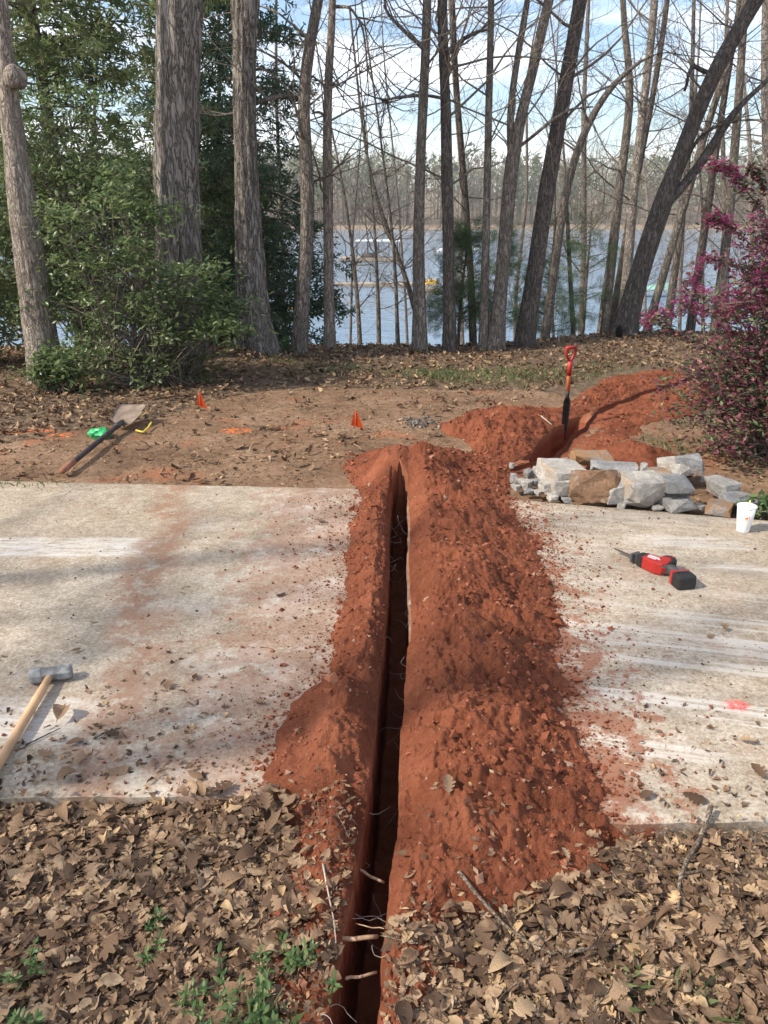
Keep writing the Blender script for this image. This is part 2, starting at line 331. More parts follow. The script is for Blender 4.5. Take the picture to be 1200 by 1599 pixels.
bark('birch_bark', (0.16, 0.13, 0.11), (0.46, 0.40, 0.34), 1.5, 0.5)
bark('twig_bark', (0.15, 0.122, 0.098), (0.32, 0.27, 0.22), 2.5, 0.3)
bark('stick_bark', (0.14, 0.10, 0.07), (0.34, 0.27, 0.20), 3.0, 0.5)
# stone
def stone(name, base, stain, amt):
    m = Mat(name, 0.88, 0.25); n = m.noise(9, detail=8, rough=0.68); k = m.noise(5.5, m.obj(loc=(3, 1, 2)), 5)
    c = m.mix(m.ramp(n, 0.3, 0.72), tuple(x * 0.62 for x in base), base)
    c = m.mix(m.ramp(m.noise(60, detail=5), 0.35, 0.7), m.mix(1.0, c, (0.75, 0.75, 0.75), 'MULTIPLY'), c)
    c = m.mix(m.ramp(k, 0.62 - amt * 0.35, 0.74 - amt * 0.30, 0, 0.85), c, stain)
    c = m.mix(m.ramp(m.noise(7, m.obj(loc=(7, 7, 1)), 8, 0.75), 0.55, 0.68, 0, 0.55), c, (0.33, 0.17, 0.095))
    m.color(c); b = m.bump(m.noise(22, detail=10, rough=0.75), 1.0, 0.03); m.bump(m.noise(120, detail=4), 0.4, 0.004, b); M[name] = m.m
stone('grey_stone', (0.55, 0.52, 0.475), (0.36, 0.22, 0.12), 0.15)
stone('white_stone', (0.70, 0.645, 0.565), (0.46, 0.31, 0.19), 0.25)
stone('blue_stone', (0.44, 0.435, 0.42), (0.52, 0.50, 0.47), 0.3)
stone('brown_stone', (0.37, 0.22, 0.13), (0.42, 0.38, 0.33), 0.2)
stone('rust_stone', (0.42, 0.385, 0.34), (0.40, 0.21, 0.09), 0.75)
# lake
m = Mat('lake_water', 0.08, 0.5); m.color((0.16, 0.25, 0.34)); m.set('IOR', 1.33)
v = m.obj((0.55, 1.0, 1)); b = m.bump(m.noise(0.9, v, 4, 0.6), 0.9, 0.30); m.bump(m.noise(3.6, v, 3, 0.6), 0.7, 0.05, b); M['water'] = m.m
# painted / made things
plain('white_paint', (0.78, 0.78, 0.76), 0.5); plain('dock_wood', (0.34, 0.27, 0.20), 0.85); plain('dock_dark', (0.12, 0.11, 0.10), 0.8)
plain('boat_yellow', (0.70, 0.42, 0.06), 0.6); plain('boat_green', (0.22, 0.42, 0.34), 0.6); plain('hickory', (0.50, 0.31, 0.17), 0.6, 0.3, 0.25, 0, 9)
plain('hammer_steel', (0.22, 0.22, 0.215), 0.7, 0.3, 0.5, 0.0, 26); plain('tool_red', (0.40, 0.024, 0.018), 0.45, 0.45, 0.12); plain('tool_black', (0.022, 0.021, 0.021), 0.55)
plain('tool_grey', (0.075, 0.072, 0.070), 0.5, 0.4, 0.2); plain('blade_steel', (0.13, 0.105, 0.09), 0.5, 0.4, 0.3, 0.5); plain('spade_steel', (0.075, 0.070, 0.066), 0.5, 0.4, 0.3, 0.4)
plain('fibre_orange', (0.56, 0.15, 0.065), 0.55, 0.3, 0.2); plain('flag_orange', (0.82, 0.115, 0.018), 0.6, 0.2, 0.08); plain('wire', (0.30, 0.28, 0.26), 0.5, 0.4, 0.1, 0.6)
plain('worn_handle', (0.055, 0.042, 0.042), 0.7, 0.3, 0.4, 0, 30); plain('red_wood', (0.30, 0.13, 0.085), 0.75, 0.2, 0.3); plain('rusty_pan', (0.46, 0.36, 0.28), 0.75, 0.25, 0.25, 0.0, 14)
plain('cup_white', (0.82, 0.82, 0.80), 0.4, 0.4, 0.03); plain('cup_orange', (0.80, 0.17, 0.03), 0.5, 0.3, 0.05); plain('straw_yellow', (0.78, 0.70, 0.22), 0.45, 0.4, 0.05)
plain('green_plastic', (0.03, 0.40, 0.13), 0.3, 0.5, 0.3, 0, 40); plain('yellow_plastic', (0.66, 0.48, 0.06), 0.5, 0.4, 0.1); plain('root_bark', (0.42, 0.26, 0.16), 0.85, 0.2, 0.3, 0, 60)
plain('pale_root', (0.40, 0.33, 0.27), 0.85, 0.2, 0.2); plain('hollow_shade', (0.02, 0.016, 0.013), 0.95, 0.1, 0.2); plain('lake_bank', (0.36, 0.22, 0.14), 0.9)
m = Mat('far_twigs', 0.95, 0.1); m.leafy(m.cramp(m.island(), [(0.0, (0.20, 0.165, 0.115)), (0.6, (0.28, 0.240, 0.165)), (1.0, (0.36, 0.325, 0.23))]), 0.2); M['far_twigs'] = m.m
m = Mat('far_green', 0.95, 0.1); m.leafy(m.cramp(m.island(), [(0.0, (0.10, 0.135, 0.075)), (0.6, (0.16, 0.195, 0.10)), (1.0, (0.25, 0.26, 0.13))]), 0.2); M['far_green'] = m.m

# ================================================================== terrain shape
SL_FAR = np.array([(-14, 5.3), (-2.559, 4.867), (-0.145, 4.716), (0.801, 4.527), (2.235, 4.167), (7, 2.95)])
SL_NEAR = np.array([(-14, 2.0), (-1.188, 1.898), (-0.418, 1.912), (0.683, 1.792), (1.15, 1.80), (7, 1.2)])
def far_e(x): return np.interp(x, SL_FAR[:, 0], SL_FAR[:, 1])
def near_e(x): return np.interp(x, SL_NEAR[:, 0], SL_NEAR[:, 1])
def in_slab(x, y, g=0.0): return (y > near_e(x) - g) & (y < far_e(x) + g) & (x > -14) & (x < 7)
LAKE_Z = -7.0
DIRT = np.array([P(a, b)[:2] for a, b in ((-200, 700), (0, 690), (230, 662), (330, 625), (460, 602), (640, 605), (830, 606), (1060, 640), (1300, 650))])
def dirt_mask(x, y):
    yb = np.interp(x, DIRT[:, 0], DIRT[:, 1]) + 0.5 * (fbm2(x * 1.3, y * 1.3, 41) - 0.5)
    return sstep(0.12, -0.12, y - yb) * (y > 3.0)
def crest(x): return 9.9 + 0.9 * sstep(0.5, 3.5, x) + 0.35 * (noise2(x * 0.4, 0 * x, 3) - 0.5)
def terr(x, y):
    x, y = np.broadcast_arrays(np.asarray(x, float), np.asarray(y, float))
    z = -0.045 + 0.05 * (fbm2(x * 0.7, y * 0.7, 1) - 0.5) + 0.022 * (fbm2(x * 4, y * 4, 2) - 0.5)
    z = z + 0.045 * sstep(4.6, 6.5, y) - 0.02 * sstep(7.5, 9.8, y)
    z = z + 0.17 * np.exp(-((y - 8.75 - 0.1 * np.sin(x * 2)) / 0.55) ** 2) * np.exp(-((x + 2.0) / 0.9) ** 2)
    z = z + 0.03 * np.exp(-((y - 9.4) / 0.5) ** 2) * np.exp(-((x + 0.1) / 1.2) ** 2)
    z = z + 0.06 * sstep(7.0, 10.5, y) * sstep(1.5, 4.0, x)
    d = y - crest(x)
    z = z - 0.265 * np.maximum(0, d) * sstep(-0.5, 2.0, d) + 0.10 * (fbm2(x * 0.5, y * 0.5, 5) - 0.5) * sstep(0, 4, d)
    z = np.maximum(z, -9.0)
    shore = 322 + 26 * (noise2(x * 0.012, 0 * x, 9) - 0.5) - 60 * sstep(120, 420, np.abs(x))
    rise = -7.6 + 2.0 * sstep(-3, 6, y - shore) + 12 * sstep(0, 120, y - shore) * (0.7 + 0.6 * noise2(x * 0.008, y * 0.008, 11)) + 10 * sstep(100, 500, y - shore)
    z = np.where(y > 150, np.maximum(z, rise), z)
    z = np.where(in_slab(x, y, 0.0), np.minimum(z, -0.13), z)
    return z
# first trench, runs away from the camera
T_Y = np.array([0.2, 1.19, 1.75, 2.83, 4.70, 5.6]); T_L = np.array([-0.19, -0.130, -0.062, 0.004, 0.047, 0.06]); T_R = np.array([-0.080, -0.022, 0.036, 0.103, 0.152, 0.165])
def tl(y): return np.interp(y, T_Y, T_L) + 0.018 * (fbm2(np.asarray(y) * 5, 0 * np.asarray(y), 21) - 0.5) + 0.010 * (fbm2(np.asarray(y) * 28, 0 * np.asarray(y), 23, 2) - 0.5)
def tr(y): return np.interp(y, T_Y, T_R) + 0.018 * (fbm2(np.asarray(y) * 5, 0 * np.asarray(y), 22) - 0.5) + 0.008 * (fbm2(np.asarray(y) * 28, 0 * np.asarray(y), 24, 2) - 0.5)
def edge(pts):
    a = np.array([P(*p)[:2] for p in pts]); a = a[np.argsort(a[:, 1])]; return a
XL = edge([(520, 712), (540, 735), (563, 775), (548, 880), (530, 990), (520, 1045), (455, 1085), (420, 1150), (392, 1215), (398, 1250), (430, 1330), (436, 1450), (490, 1500), (500, 1599)])
XR = edge([(800, 705), (806, 735), (800, 785), (852, 850), (866, 950), (882, 1020), (902, 1100), (936, 1200), (970, 1290), (958, 1345), (900, 1388), (800, 1412), (680, 1440), (650, 1500), (640, 1599)])
HLy = np.array([0.2, 1.2, 1.5, 1.8, 2.0, 2.3, 2.5, 3.0, 3.8, 4.5, 4.9, 5.25, 5.6]); HLh = np.array([0.015, 0.03, 0.075, 0.09, 0.13, 0.15, 0.115, 0.10, 0.10, 0.11, 0.16, 0.10, 0.0])
HRy = np.array([0.2, 1.3, 1.5, 1.62, 1.9, 2.3, 2.7, 3.3, 3.9, 4.5, 4.9, 5.25, 5.6]); HRh = np.array([0.01, 0.02, 0.05, 0.10, 0.165, 0.145, 0.17, 0.145, 0.16, 0.17, 0.25, 0.17, 0.0])
def xl_(y): return np.minimum(np.interp(y, XL[:, 1], XL[:, 0]), tl(y) - 0.22)
def xr_(y): return np.maximum(np.interp(y, XR[:, 1], XR[:, 0]), tr(y) + 0.22)
def base_z(x, y): return np.where(in_slab(x, y), 0.0, terr(x, y))
def h_noise(x, y):
    big = fbm2(x * 5, y * 5, 31, 4) - 0.5; mid = fbm2(x * 22, y * 22, 35, 4) - 0.5
    cl = 0.5 - worley2(x * 34, y * 34, 37); cl2 = 0.5 - worley2(x * 75, y * 75, 39)
    return big, mid, cl, cl2
def h1(x, y, fine=True):
    """height of the spoil above its base beside the first trench (0 outside)"""
    x, y = np.broadcast_arrays(np.asarray(x, float), np.asarray(y, float))
    L, Rr = tl(y), tr(y); wob = 0.10 * (fbm2(x * 3, y * 3, 51) - 0.5) + 0.05 * (fbm2(x * 14, y * 14, 52) - 0.5)
    sl = (L - x) / (L - xl_(y) + wob); sr = (x - Rr) / (xr_(y) - Rr + 1.3 * wob)
    pl = np.interp(sl, [0, .10, .28, .55, .8, 1, 1.1], [.35, .72, 1, .72, .30, 0, 0]); pr = np.interp(sr, [0, .04, .16, .36, .62, .86, 1, 1.1], [.14, .30, .78, 1, .66, .24, 0, 0])
    fe = sstep(4.1, 4.75, y)
    pl = pl * (1 - fe) + fe * np.interp(sl, [0, .08, .2, .4, .7, 1, 1.1], [.7, 1, .85, .42, .16, 0, 0]); pr = pr * (1 - fe) + fe * np.interp(sr, [0, .06, .16, .30, .6, .85, 1, 1.1], [.5, .85, 1, .86, .42, .15, 0, 0])
    h = np.where(x < L, pl * np.interp(y, HLy, HLh), np.where(x > Rr, pr * np.interp(y, HRy, HRh), 0.0))
    # spade-smoothed hollow on the left blob
    pc = P(478, 1150); hol = np.exp(-((x - pc[0]) / 0.055) ** 2 - ((y - pc[1]) / 0.30) ** 2); h = h * (1 - 0.62 * hol)
    big, mid, cl, cl2 = h_noise(x, y); k = np.clip(h / 0.05, 0, 1)
    h = h * (1 + 1.15 * big)
    lump = fbm2(x * 10 + 3, y * 10, 43, 3) - 0.5; crumb = 0.35 + 0.65 * sstep(.4, .6, fbm2(x * 4, y * 4, 47))
    if fine: h = h + k * (1 - 0.85 * hol) * (0.058 * mid + 0.038 * lump + 0.026 * np.maximum(cl, 0) * (crumb) + 0.013 * np.maximum(cl2, 0))
    return np.maximum(h, 0), k
# second trench, runs off to the right behind the first
T2 = np.array([P(745, 738)[:2], P(800, 722)[:2], P(846, 706)[:2], P(880, 672)[:2], P(935, 640)[:2], P(1010, 612)[:2], P(1090, 590)[:2]])
T2s = np.concatenate([[0], np.cumsum(np.linalg.norm(np.diff(T2, axis=0), axis=1))])
def d_t2(x, y):
    best = np.full(np.shape(x), 99.0); ss = np.linspace(0, T2s[-1], 80); cx = np.interp(ss, T2s, T2[:, 0]); cy = np.interp(ss, T2s, T2[:, 1])
    for a, b in zip(cx, cy): best = np.minimum(best, np.hypot(x - a, y - b))
    return best

# ------------------------------------------------------------------ ground sheet
def axis(parts): return np.unique(np.round(np.concatenate(parts), 4))
gx = axis([np.arange(-4.2, 4.2, 0.06), np.geomspace(4.2, 640, 60), -np.geomspace(4.2, 640, 60)])
gy = axis([np.arange(0.3, 11.5, 0.06), np.geomspace(11.5, 60, 60), np.linspace(60, 300, 30), np.linspace(300, 440, 50), np.geomspace(440, 900, 16), 0.3 - np.geomspace(0.1, 80, 24)])
GX, GY = np.meshgrid(gx, gy); GZ = terr(GX, GY)
F = grid_faces(len(gy), len(gx)); V = np.stack([GX, GY, GZ], -1).reshape(-1, 3)
ctr = V[F].mean(1)
hole = (np.abs(ctr[:, 0] - 0.5 * (tl(ctr[:, 1]) + tr(ctr[:, 1]))) < 0.095) & (ctr[:, 1] > 0.28) & (ctr[:, 1] < 5.0)
nr = (ctr[:, 0] > 0) & (ctr[:, 0] < 4.5) & (ctr[:, 1] > 4) & (ctr[:, 1] < 9.5)
h2 = np.zeros(len(ctr), bool); h2[nr] = d_t2(ctr[nr, 0], ctr[nr, 1]) < 0.18
me = mesh_np('ground', V, [F[~(hole | h2)]])
at = me.attributes.new('dirt', 'FLOAT', 'POINT'); at.data.foreach_set('value', dirt_mask(V[:, 0], V[:, 1]).astype(np.float32))
ground = tag(link('ground', me, M['earth']), kind='structure')
# lake
me = mesh_np('lake', np.array([(-630, 20, LAKE_Z), (630, 20, LAKE_Z), (630, 470, LAKE_Z), (-630, 470, LAKE_Z)], float), [np.array([[0, 1, 2, 3]])])
lake = tag(link('lake', me, M['water']), kind='structure')

# ------------------------------------------------------------------ concrete drive, cut in two by the trench
def slab(x0, edge_fn, side):
    nx, ny = 110, 70; u = np.linspace(0, 1, nx) ** (0.6 if side < 0 else 1.6); v = np.linspace(0, 1, ny)
    U, Vv = np.meshgrid(u, v)
    a, b = (x0, 0.0) if side < 0 else (0.1, x0)
    X = a + (b - a) * U; Y = near_e(X) + (far_e(X) - near_e(X)) * Vv
    E_ = edge_fn(Y); X = (x0 + (E_ - x0) * U) if side < 0 else (E_ + (x0 - E_) * U)
    Y = near_e(X) + (far_e(X) - near_e(X)) * Vv
    ed = np.minimum(Vv, 1 - Vv) * 3.0
    Y = Y + (ed < 0.001) * 0.012 * (fbm2(X * 14, Y * 2, 61) - 0.5) * 2
    Z = 0.004 * (fbm2(X * 2, Y * 2, 63) - 0.5) - 0.006 * (ed < 0.001)
    T = np.stack([X, Y, Z], -1).reshape(-1, 3); Fs = [grid_faces(ny, nx)]
    loop = np.concatenate([np.arange(nx), np.arange(1, ny) * nx + nx - 1, (ny - 1) * nx + np.arange(nx - 2, -1, -1), np.arange(ny - 2, 0, -1) * nx])
    lo = T[loop].copy(); lo[:, 2] = -0.10; n0 = len(T); k = len(loop)
    j = np.arange(k); Fs.append(np.stack([loop[j], n0 + j, n0 + (j + 1) % k, loop[(j + 1) % k]], -1))
    me = mesh_np('concrete_slab', np.concatenate([T, lo]), Fs, False)
    return tag(link('concrete_slab', me, M['concrete']), kind='structure')
slab(-14.0, lambda y: tl(y) - 0.03, -1)
slab(7.0, lambda y: tr(y) + np.where(y > 2.75, -0.002, 0.022) + 0.004 * (noise2(y * 30, 0 * y, 66) - 0.5), 1)

# ------------------------------------------------------------------ trench 1 and its spoil
rows = np.concatenate([np.geomspace(0.35, 1.1, 40)[:-1], np.geomspace(1.1, 5.62, 560)])
DEP = 0.46
def heap_mesh(name, side):
    n = 88 if side < 0 else 165
    s = np.linspace(0, 1, n) ** 1.15 * 1.16
    Yg = np.repeat(rows[:, None], n, 1); e = (tl if side < 0 else tr)(rows)[:, None]; o = (xl_ if side < 0 else xr_)(rows)[:, None]
    X = e + (o - e) * s[None]
    # setback of the spoil on the right so the sawn slab edge shows
    if side > 0: X = X + (0.010 * sstep(2.7, 3.0, Yg) * sstep(4.55, 4.4, Yg)) * (1 - np.clip(s[None] * 6, 0, 1))
    close = sstep(4.58, 4.78, Yg)
    if side < 0: X = X + close * (1 - s[None]).clip(0) ** 3 * 0.055
    else: X = X - close * (1 - s[None]).clip(0) ** 3 * 0.055
    Xe = np.where(X < 0.5 * (tl(Yg) + tr(Yg)), np.minimum(X, tl(Yg) - 1e-4), np.maximum(X, tr(Yg) + 1e-4))
    h, k = h1(Xe, Yg)
    wc = close * np.exp(-(s[None] / (0.30 if side < 0 else 0.16)) ** 2); tgt = 0.235 * sstep(5.68, 4.95, Yg) * (0.88 + 0.25 * fbm2(X * 6, Yg * 6, 49)) + 0.03 * (fbm2(X * 22, Yg * 22, 35) - .5)
    h = h * (1 - wc) + wc * np.maximum(h, tgt)
    Z = base_z(X, Yg) + h - 0.022 * (1 - np.clip(h / 0.012, 0, 1)); Z = np.where((h < 0.004) & ~in_slab(X, Yg), terr(X, Yg) - 0.02, Z)
    return np.stack([X, Yg, Z], -1)
GL, GRt = heap_mesh('l', -1), heap_mesh('r', 1)
def put_heap(G, label, flip):
    nr_, nc_ = G.shape[:2]; F_ = grid_faces(nr_, nc_); F_ = F_[:, ::-1] if flip else F_
    return tag(link('soil_heap', mesh_np('soil_heap', G.reshape(-1, 3), [F_]), M['clay']), label, 'soil heap')
heapL = put_heap(GL, 'low ridge of red clay soil between the trench and the slab with the sledgehammer', True)
heapR = put_heap(GRt, 'broad heap of red clay soil spilling over the slab with the red saw', False)
# trench walls and floor
def trench_mesh(Lt, Rt, depth, close):
    """Lt, Rt: (n,3) top lines"""
    n = len(Lt); nv = 14; t = np.linspace(0, 1, nv)
    bl, br = Lt.copy(), Rt.copy(); mid = 0.5 * (Lt + Rt)
    zb = -depth + 0.05 * (noise2(np.arange(n) * 0.12, 0 * np.arange(n), 71) - 0.5)
    zb = zb * (1 - close) + np.minimum(Lt[:, 2], Rt[:, 2]) * close
    bl[:, 2] = zb; br[:, 2] = zb; bl[:, :2] += (mid - bl)[:, :2] * 0.14; br[:, :2] += (mid - br)[:, :2] * 0.14
    WL = Lt[:, None] + (bl - Lt)[:, None] * t[None, :, None]; WR = br[:, None] + (Rt - br)[:, None] * t[None, :, None]
    FL = bl[:, None] + (br - bl)[:, None] * np.linspace(0, 1, 8)[None, 1:-1, None]
    G = np.concatenate([WL, FL, WR], 1); nc = G.shape[1]
    dirn = (Rt - Lt); dirn[:, 2] = 0; dirn /= np.linalg.norm(dirn, axis=1)[:, None] + 1e-9
    amp = np.concatenate([np.sin(t * math.pi) ** 0.5, np.ones(6), np.sin(t * math.pi) ** 0.5]); s = np.arange(n)[:, None] * 0.05
    nz = fbm2(s * 6 + 0 * G[..., 2], G[..., 2] * 16, 73) - 0.5
    G = G + (dirn[:, None] * (nz * amp[None] * 0.022)[..., None])
    G[:, nv:nv + 6, 2] += 0.02 * (fbm2(s * 4, np.arange(6)[None] * 0.4, 75) - 0.5) * 2
    return mesh_np('trench', G.reshape(-1, 3), [grid_faces(n, nc)])
cl = sstep(4.56, 4.76, rows)
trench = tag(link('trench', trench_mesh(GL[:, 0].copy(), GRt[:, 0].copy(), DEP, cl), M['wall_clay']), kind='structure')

# ------------------------------------------------------------------ trench 2 and its spoil
n2_ = 200; ss = np.linspace(0, T2s[-1], n2_)
k_ = np.exp(-np.linspace(-2, 2, 31) ** 2); k_ /= k_.sum()
def smooth1(a): return np.convolve(np.pad(a, 15, mode='reflect', reflect_type='odd'), k_, 'valid')
cx2, cy2 = smooth1(np.interp(ss, T2s, T2[:, 0])), smooth1(np.interp(ss, T2s, T2[:, 1]))
tx, ty = np.gradient(cx2), np.gradient(cy2); ln = np.hypot(tx, ty); nxv, nyv = ty / ln, -tx / ln     # normal to the right
sn = ss / T2s[-1]
tw2 = 0.105 * np.interp(sn, [0, .12, .2, .40, .50, 1], [.1, .4, .95, .85, .06, .03])
def side2(sgn, wpts, hpts, prof):
    n = 80; s = np.linspace(0, 1, n) ** 1.1 * 1.1
    wd = np.interp(sn, *wpts)[:, None]; H = np.interp(sn, *hpts)[:, None]
    off = (tw2 * (1 + 0.35 * (noise2(ss * 7, 0 * ss, 81 + sgn) - 0.5)))[:, None] + wd * s[None]
    X = cx2[:, None] + sgn * nxv[:, None] * off; Y = cy2[:, None] + sgn * nyv[:, None] * off
    wob = 0.3 * (fbm2(X * 2.5, Y * 2.5, 83) - 0.5)
    h = np.interp(np.clip(s[None] + wob * s[None], 0, 1.2), *prof) * H
    h = h * sstep(0, 0.03, sn)[:, None] * sstep(1, 0.96, sn)[:, None]
    big, mid, c1, c2 = h_noise(X, Y); k = np.clip(h / 0.05, 0, 1)
    h = np.maximum(h * (1 + 1.5 * big) + k * (0.09 * mid + 0.035 * np.maximum(c1, 0)), 0)
    Z = base_z(X, Y) + h - 0.03 * (1 - np.clip(h / 0.012, 0, 1)); Z[:, 0] = np.maximum(Z[:, 0], terr(X[:, 0], Y[:, 0]) + 0.012)
    return np.stack([X, Y, Z], -1)
prof_l = ([0, .06, .25, .5, .8, 1, 1.3], [.10, .28, .8, 1, .45, 0, 0]); prof_r = ([0, .08, .3, .6, .85, 1, 1.3], [.05, .15, .5, 1, .5, 0, 0])
S2L = side2(-1, ([0, .1, .25, .42, .5, .6, .8, 1], [.2, .4, .85, .8, .3, .45, .6, .5]), ([0, .08, .2, .3, .42, .5, .62, .8, 1], [.01, .03, .13, .16, .05, .03, .065, .06, .03]), prof_l)
S2R = side2(1, ([0, .2, .35, .45, .6, .75, 1], [.25, .35, .45, .5, .75, .75, .5]), ([0, .15, .3, .45, .6, .75, 1], [.005, .01, .015, .03, .05, .045, .03]), prof_r)
def put2(G, label, flip):
    F_ = grid_faces(G.shape[0], G.shape[1]); F_ = F_[:, ::-1] if flip else F_
    return tag(link('soil_heap', mesh_np('soil_heap', G.reshape(-1, 3), [F_]), M['clay']), label, 'soil heap')
put2(S2L, 'red clay soil thrown up on the lake side of the trench with the standing spade', True)
put2(S2R, 'red clay soil between the trench with the standing spade and the purple bush', False)
cl2 = np.maximum(sstep(0.22, 0.12, sn), sstep(0.38, 0.46, sn))
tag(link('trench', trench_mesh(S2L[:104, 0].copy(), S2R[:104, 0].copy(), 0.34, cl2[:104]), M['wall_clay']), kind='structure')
# separate round heap behind the stone pile
def round_heap(c, rx, ry, H, label, seed):
    nr_, na = 40, 80; r = np.linspace(0, 1.05, nr_)[:, None]; a = np.linspace(0, 2 * math.pi, na)[None]
    rad = 1 + 0.35 * (noise2(np.cos(a) * 1.7 + seed, np.sin(a) * 1.7, seed) - 0.5)
    X = c[0] + r * rx * rad * np.cos(a); Y = c[1] + r * ry * rad * np.sin(a)
    h = H * np.clip(1 - r ** 1.3, 0, 1) * np.ones_like(a); big, mid, c1, c2 = h_noise(X, Y); k = np.clip(h / 0.04, 0, 1)
    h = np.maximum(h * (1 + 0.7 * big) + k * (0.05 * mid + 0.02 * np.maximum(c1, 0)), 0)
    Z = base_z(X, Y) + h - 0.025 * (1 - np.clip(h / 0.012, 0, 1))
    return tag(link('soil_heap', mesh_np('soil_heap', np.stack([X, Y, Z], -1).reshape(-1, 3), [grid_faces(nr_, na)]), M['clay']), label, 'soil heap')
round_heap(P(990, 715), 0.42, 0.30, 0.15, 'small round heap of red clay just behind the pile of broken stones', 3)
# loose clods
def blob_temp(seed):
    bm = bmesh.new(); r = np.random.default_rng(seed); [bm.verts.new(c_) for c_ in ((.95, 0, .05), (.1, .95, -.05), (-.95, .1, .05), (0, -.95, 0), (.1, .1, .7), (0, 0, -.6))]; bmesh.ops.convex_hull(bm, input=bm.verts)
    for v in bm.verts: v.co *= r.uniform(0.75, 1.35); v.co += Vector(r.normal(0, .12, 3))
    bm.verts.ensure_lookup_table(); v = np.array([tuple(x.co) for x in bm.verts]); bmesh.ops.triangulate(bm, faces=bm.faces)
    f = np.array([[q.index for q in x.verts] for x in bm.faces]); bm.free(); return v, f
blobs = [blob_temp(s) for s in range(6)]
def clods(name, X, Y, Z, S, mat, parent=None):
    N = len(X); Mx = rotm(rng.uniform(0, 6.28, N), rng.uniform(-1, 1, N), rng.uniform(-1, 1, N))
    V, Fs = instance(blobs, Mx, np.stack([X, Y, Z + S * 0.25], -1), S)
    return tag(link(name, mesh_np(name, V, Fs, False), mat, parent), kind='stuff')
yy = rng.uniform(1.15, 5.5, 19000); right = rng.random(19000) < 0.68
xx = np.where(right, tr(yy) + (xr_(yy) - tr(yy)) * rng.beta(1.6, 1.0, 19000) * 1.05, tl(yy) - (tl(yy) - xl_(yy)) * rng.beta(1.2, 1.0, 19000) * 1.08)
hh, _ = h1(xx, yy); sz = np.clip(rng.lognormal(-5.70, 0.68, 19000), 0.0015, 0.026)
keep = (hh > 0.004) | in_slab(xx, yy); xx, yy, hh, sz = xx[keep], yy[keep], hh[keep], sz[keep]
clods('soil_clods', xx, yy, base_z(xx, yy) + hh - 0.003, sz, M['clods'])
# crumbs scattered on the slabs
N = 5200; d = rng.exponential(0.17, N); yy = rng.uniform(1.9, 4.6, N); sd_ = rng.random(N) < 0.62
xx = np.where(sd_, xr_(yy) + d - 0.03, xl_(yy) - d + 0.03); k = in_slab(xx, yy, -0.03) & (np.abs(xx) < 3); xx, yy = xx[k], yy[k]
clods('soil_crumbs', xx, yy, 0 * xx + 0.001, np.clip(rng.lognormal(-5.9, 0.55, len(xx)), 0.0015, 0.016), M['clods'])
N = 900; xx = rng.uniform(-2.4, 2.4, N); yy = rng.uniform(1.9, 4.7, N); k = in_slab(xx, yy, -0.02) & ((xx < xl_(yy)) | (xx > xr_(yy))); xx, yy = xx[k], yy[k]
clods('debris_crumbs', xx, yy, 0 * xx, np.clip(rng.lognormal(-5.9, .5, len(xx)), .0015, .009), M['dark_bark'])
X2 = np.concatenate([S2L.reshape(-1, 3), S2R.reshape(-1, 3)]); sel = rng.integers(0, len(X2), 3500); q = X2[sel]
clods('soil_clods', q[:, 0], q[:, 1], q[:, 2], np.clip(rng.lognormal(-5.0, 0.5, 3500), 0.003, 0.025) * (q[:, 2] > terr(q[:, 0], q[:, 1]) + 0.015), M['clods'])

# ================================================================== trees
def wander(p, d, L, n, wig, up, r):
    pts = [np.array(p, float)]; d = np.array(d, float); d /= np.linalg.norm(d)
    for k in range(n):
        d = d + r.normal(0, wig, 3) + np.array([0, 0, up]); d /= np.linalg.norm(d); pts.append(pts[-1] + d * L / n)
    return np.array(pts)
def branch(tb, p, d, L, rad, lev, r, wig=0.16, up=0.03, dens=1.0):
    n = 7 if lev <= 1 else (4 if lev == 2 else 2)
    path = wander(p, d, L, n, wig, up, r); rr = rad * np.linspace(1, 0.22, n + 1) ** 0.9
    tb.add(path, np.maximum(rr, 0.0016), 5 if lev <= 1 else 3)
    if lev >= 3: return
    nk = int(r.integers(4, 7) * dens) if lev == 1 else int(r.integers(3, 6) * dens)
    for _ in range(max(nk, 2)):
        t = r.uniform(0.25, 1.0); i = min(int(t * n), n - 1); q = path[i] + (path[i + 1] - path[i]) * (t * n - i)
        dd = path[i + 1] - path[i]; dd /= np.linalg.norm(dd); s = r.normal(0, 1, 3); s -= dd * s.dot(dd); s /= np.linalg.norm(s) + 1e-9
        a = r.uniform(0.5, 1.1); nd = dd * math.cos(a) + s * math.sin(a); nd[2] += 0.08
        branch(tb, q, nd, L * r.uniform(0.28, 0.55) * (1.1 - 0.4 * t), rad * r.uniform(0.35, 0.55) * (1 - 0.5 * t), lev + 1, r, wig * 1.15, up, dens)
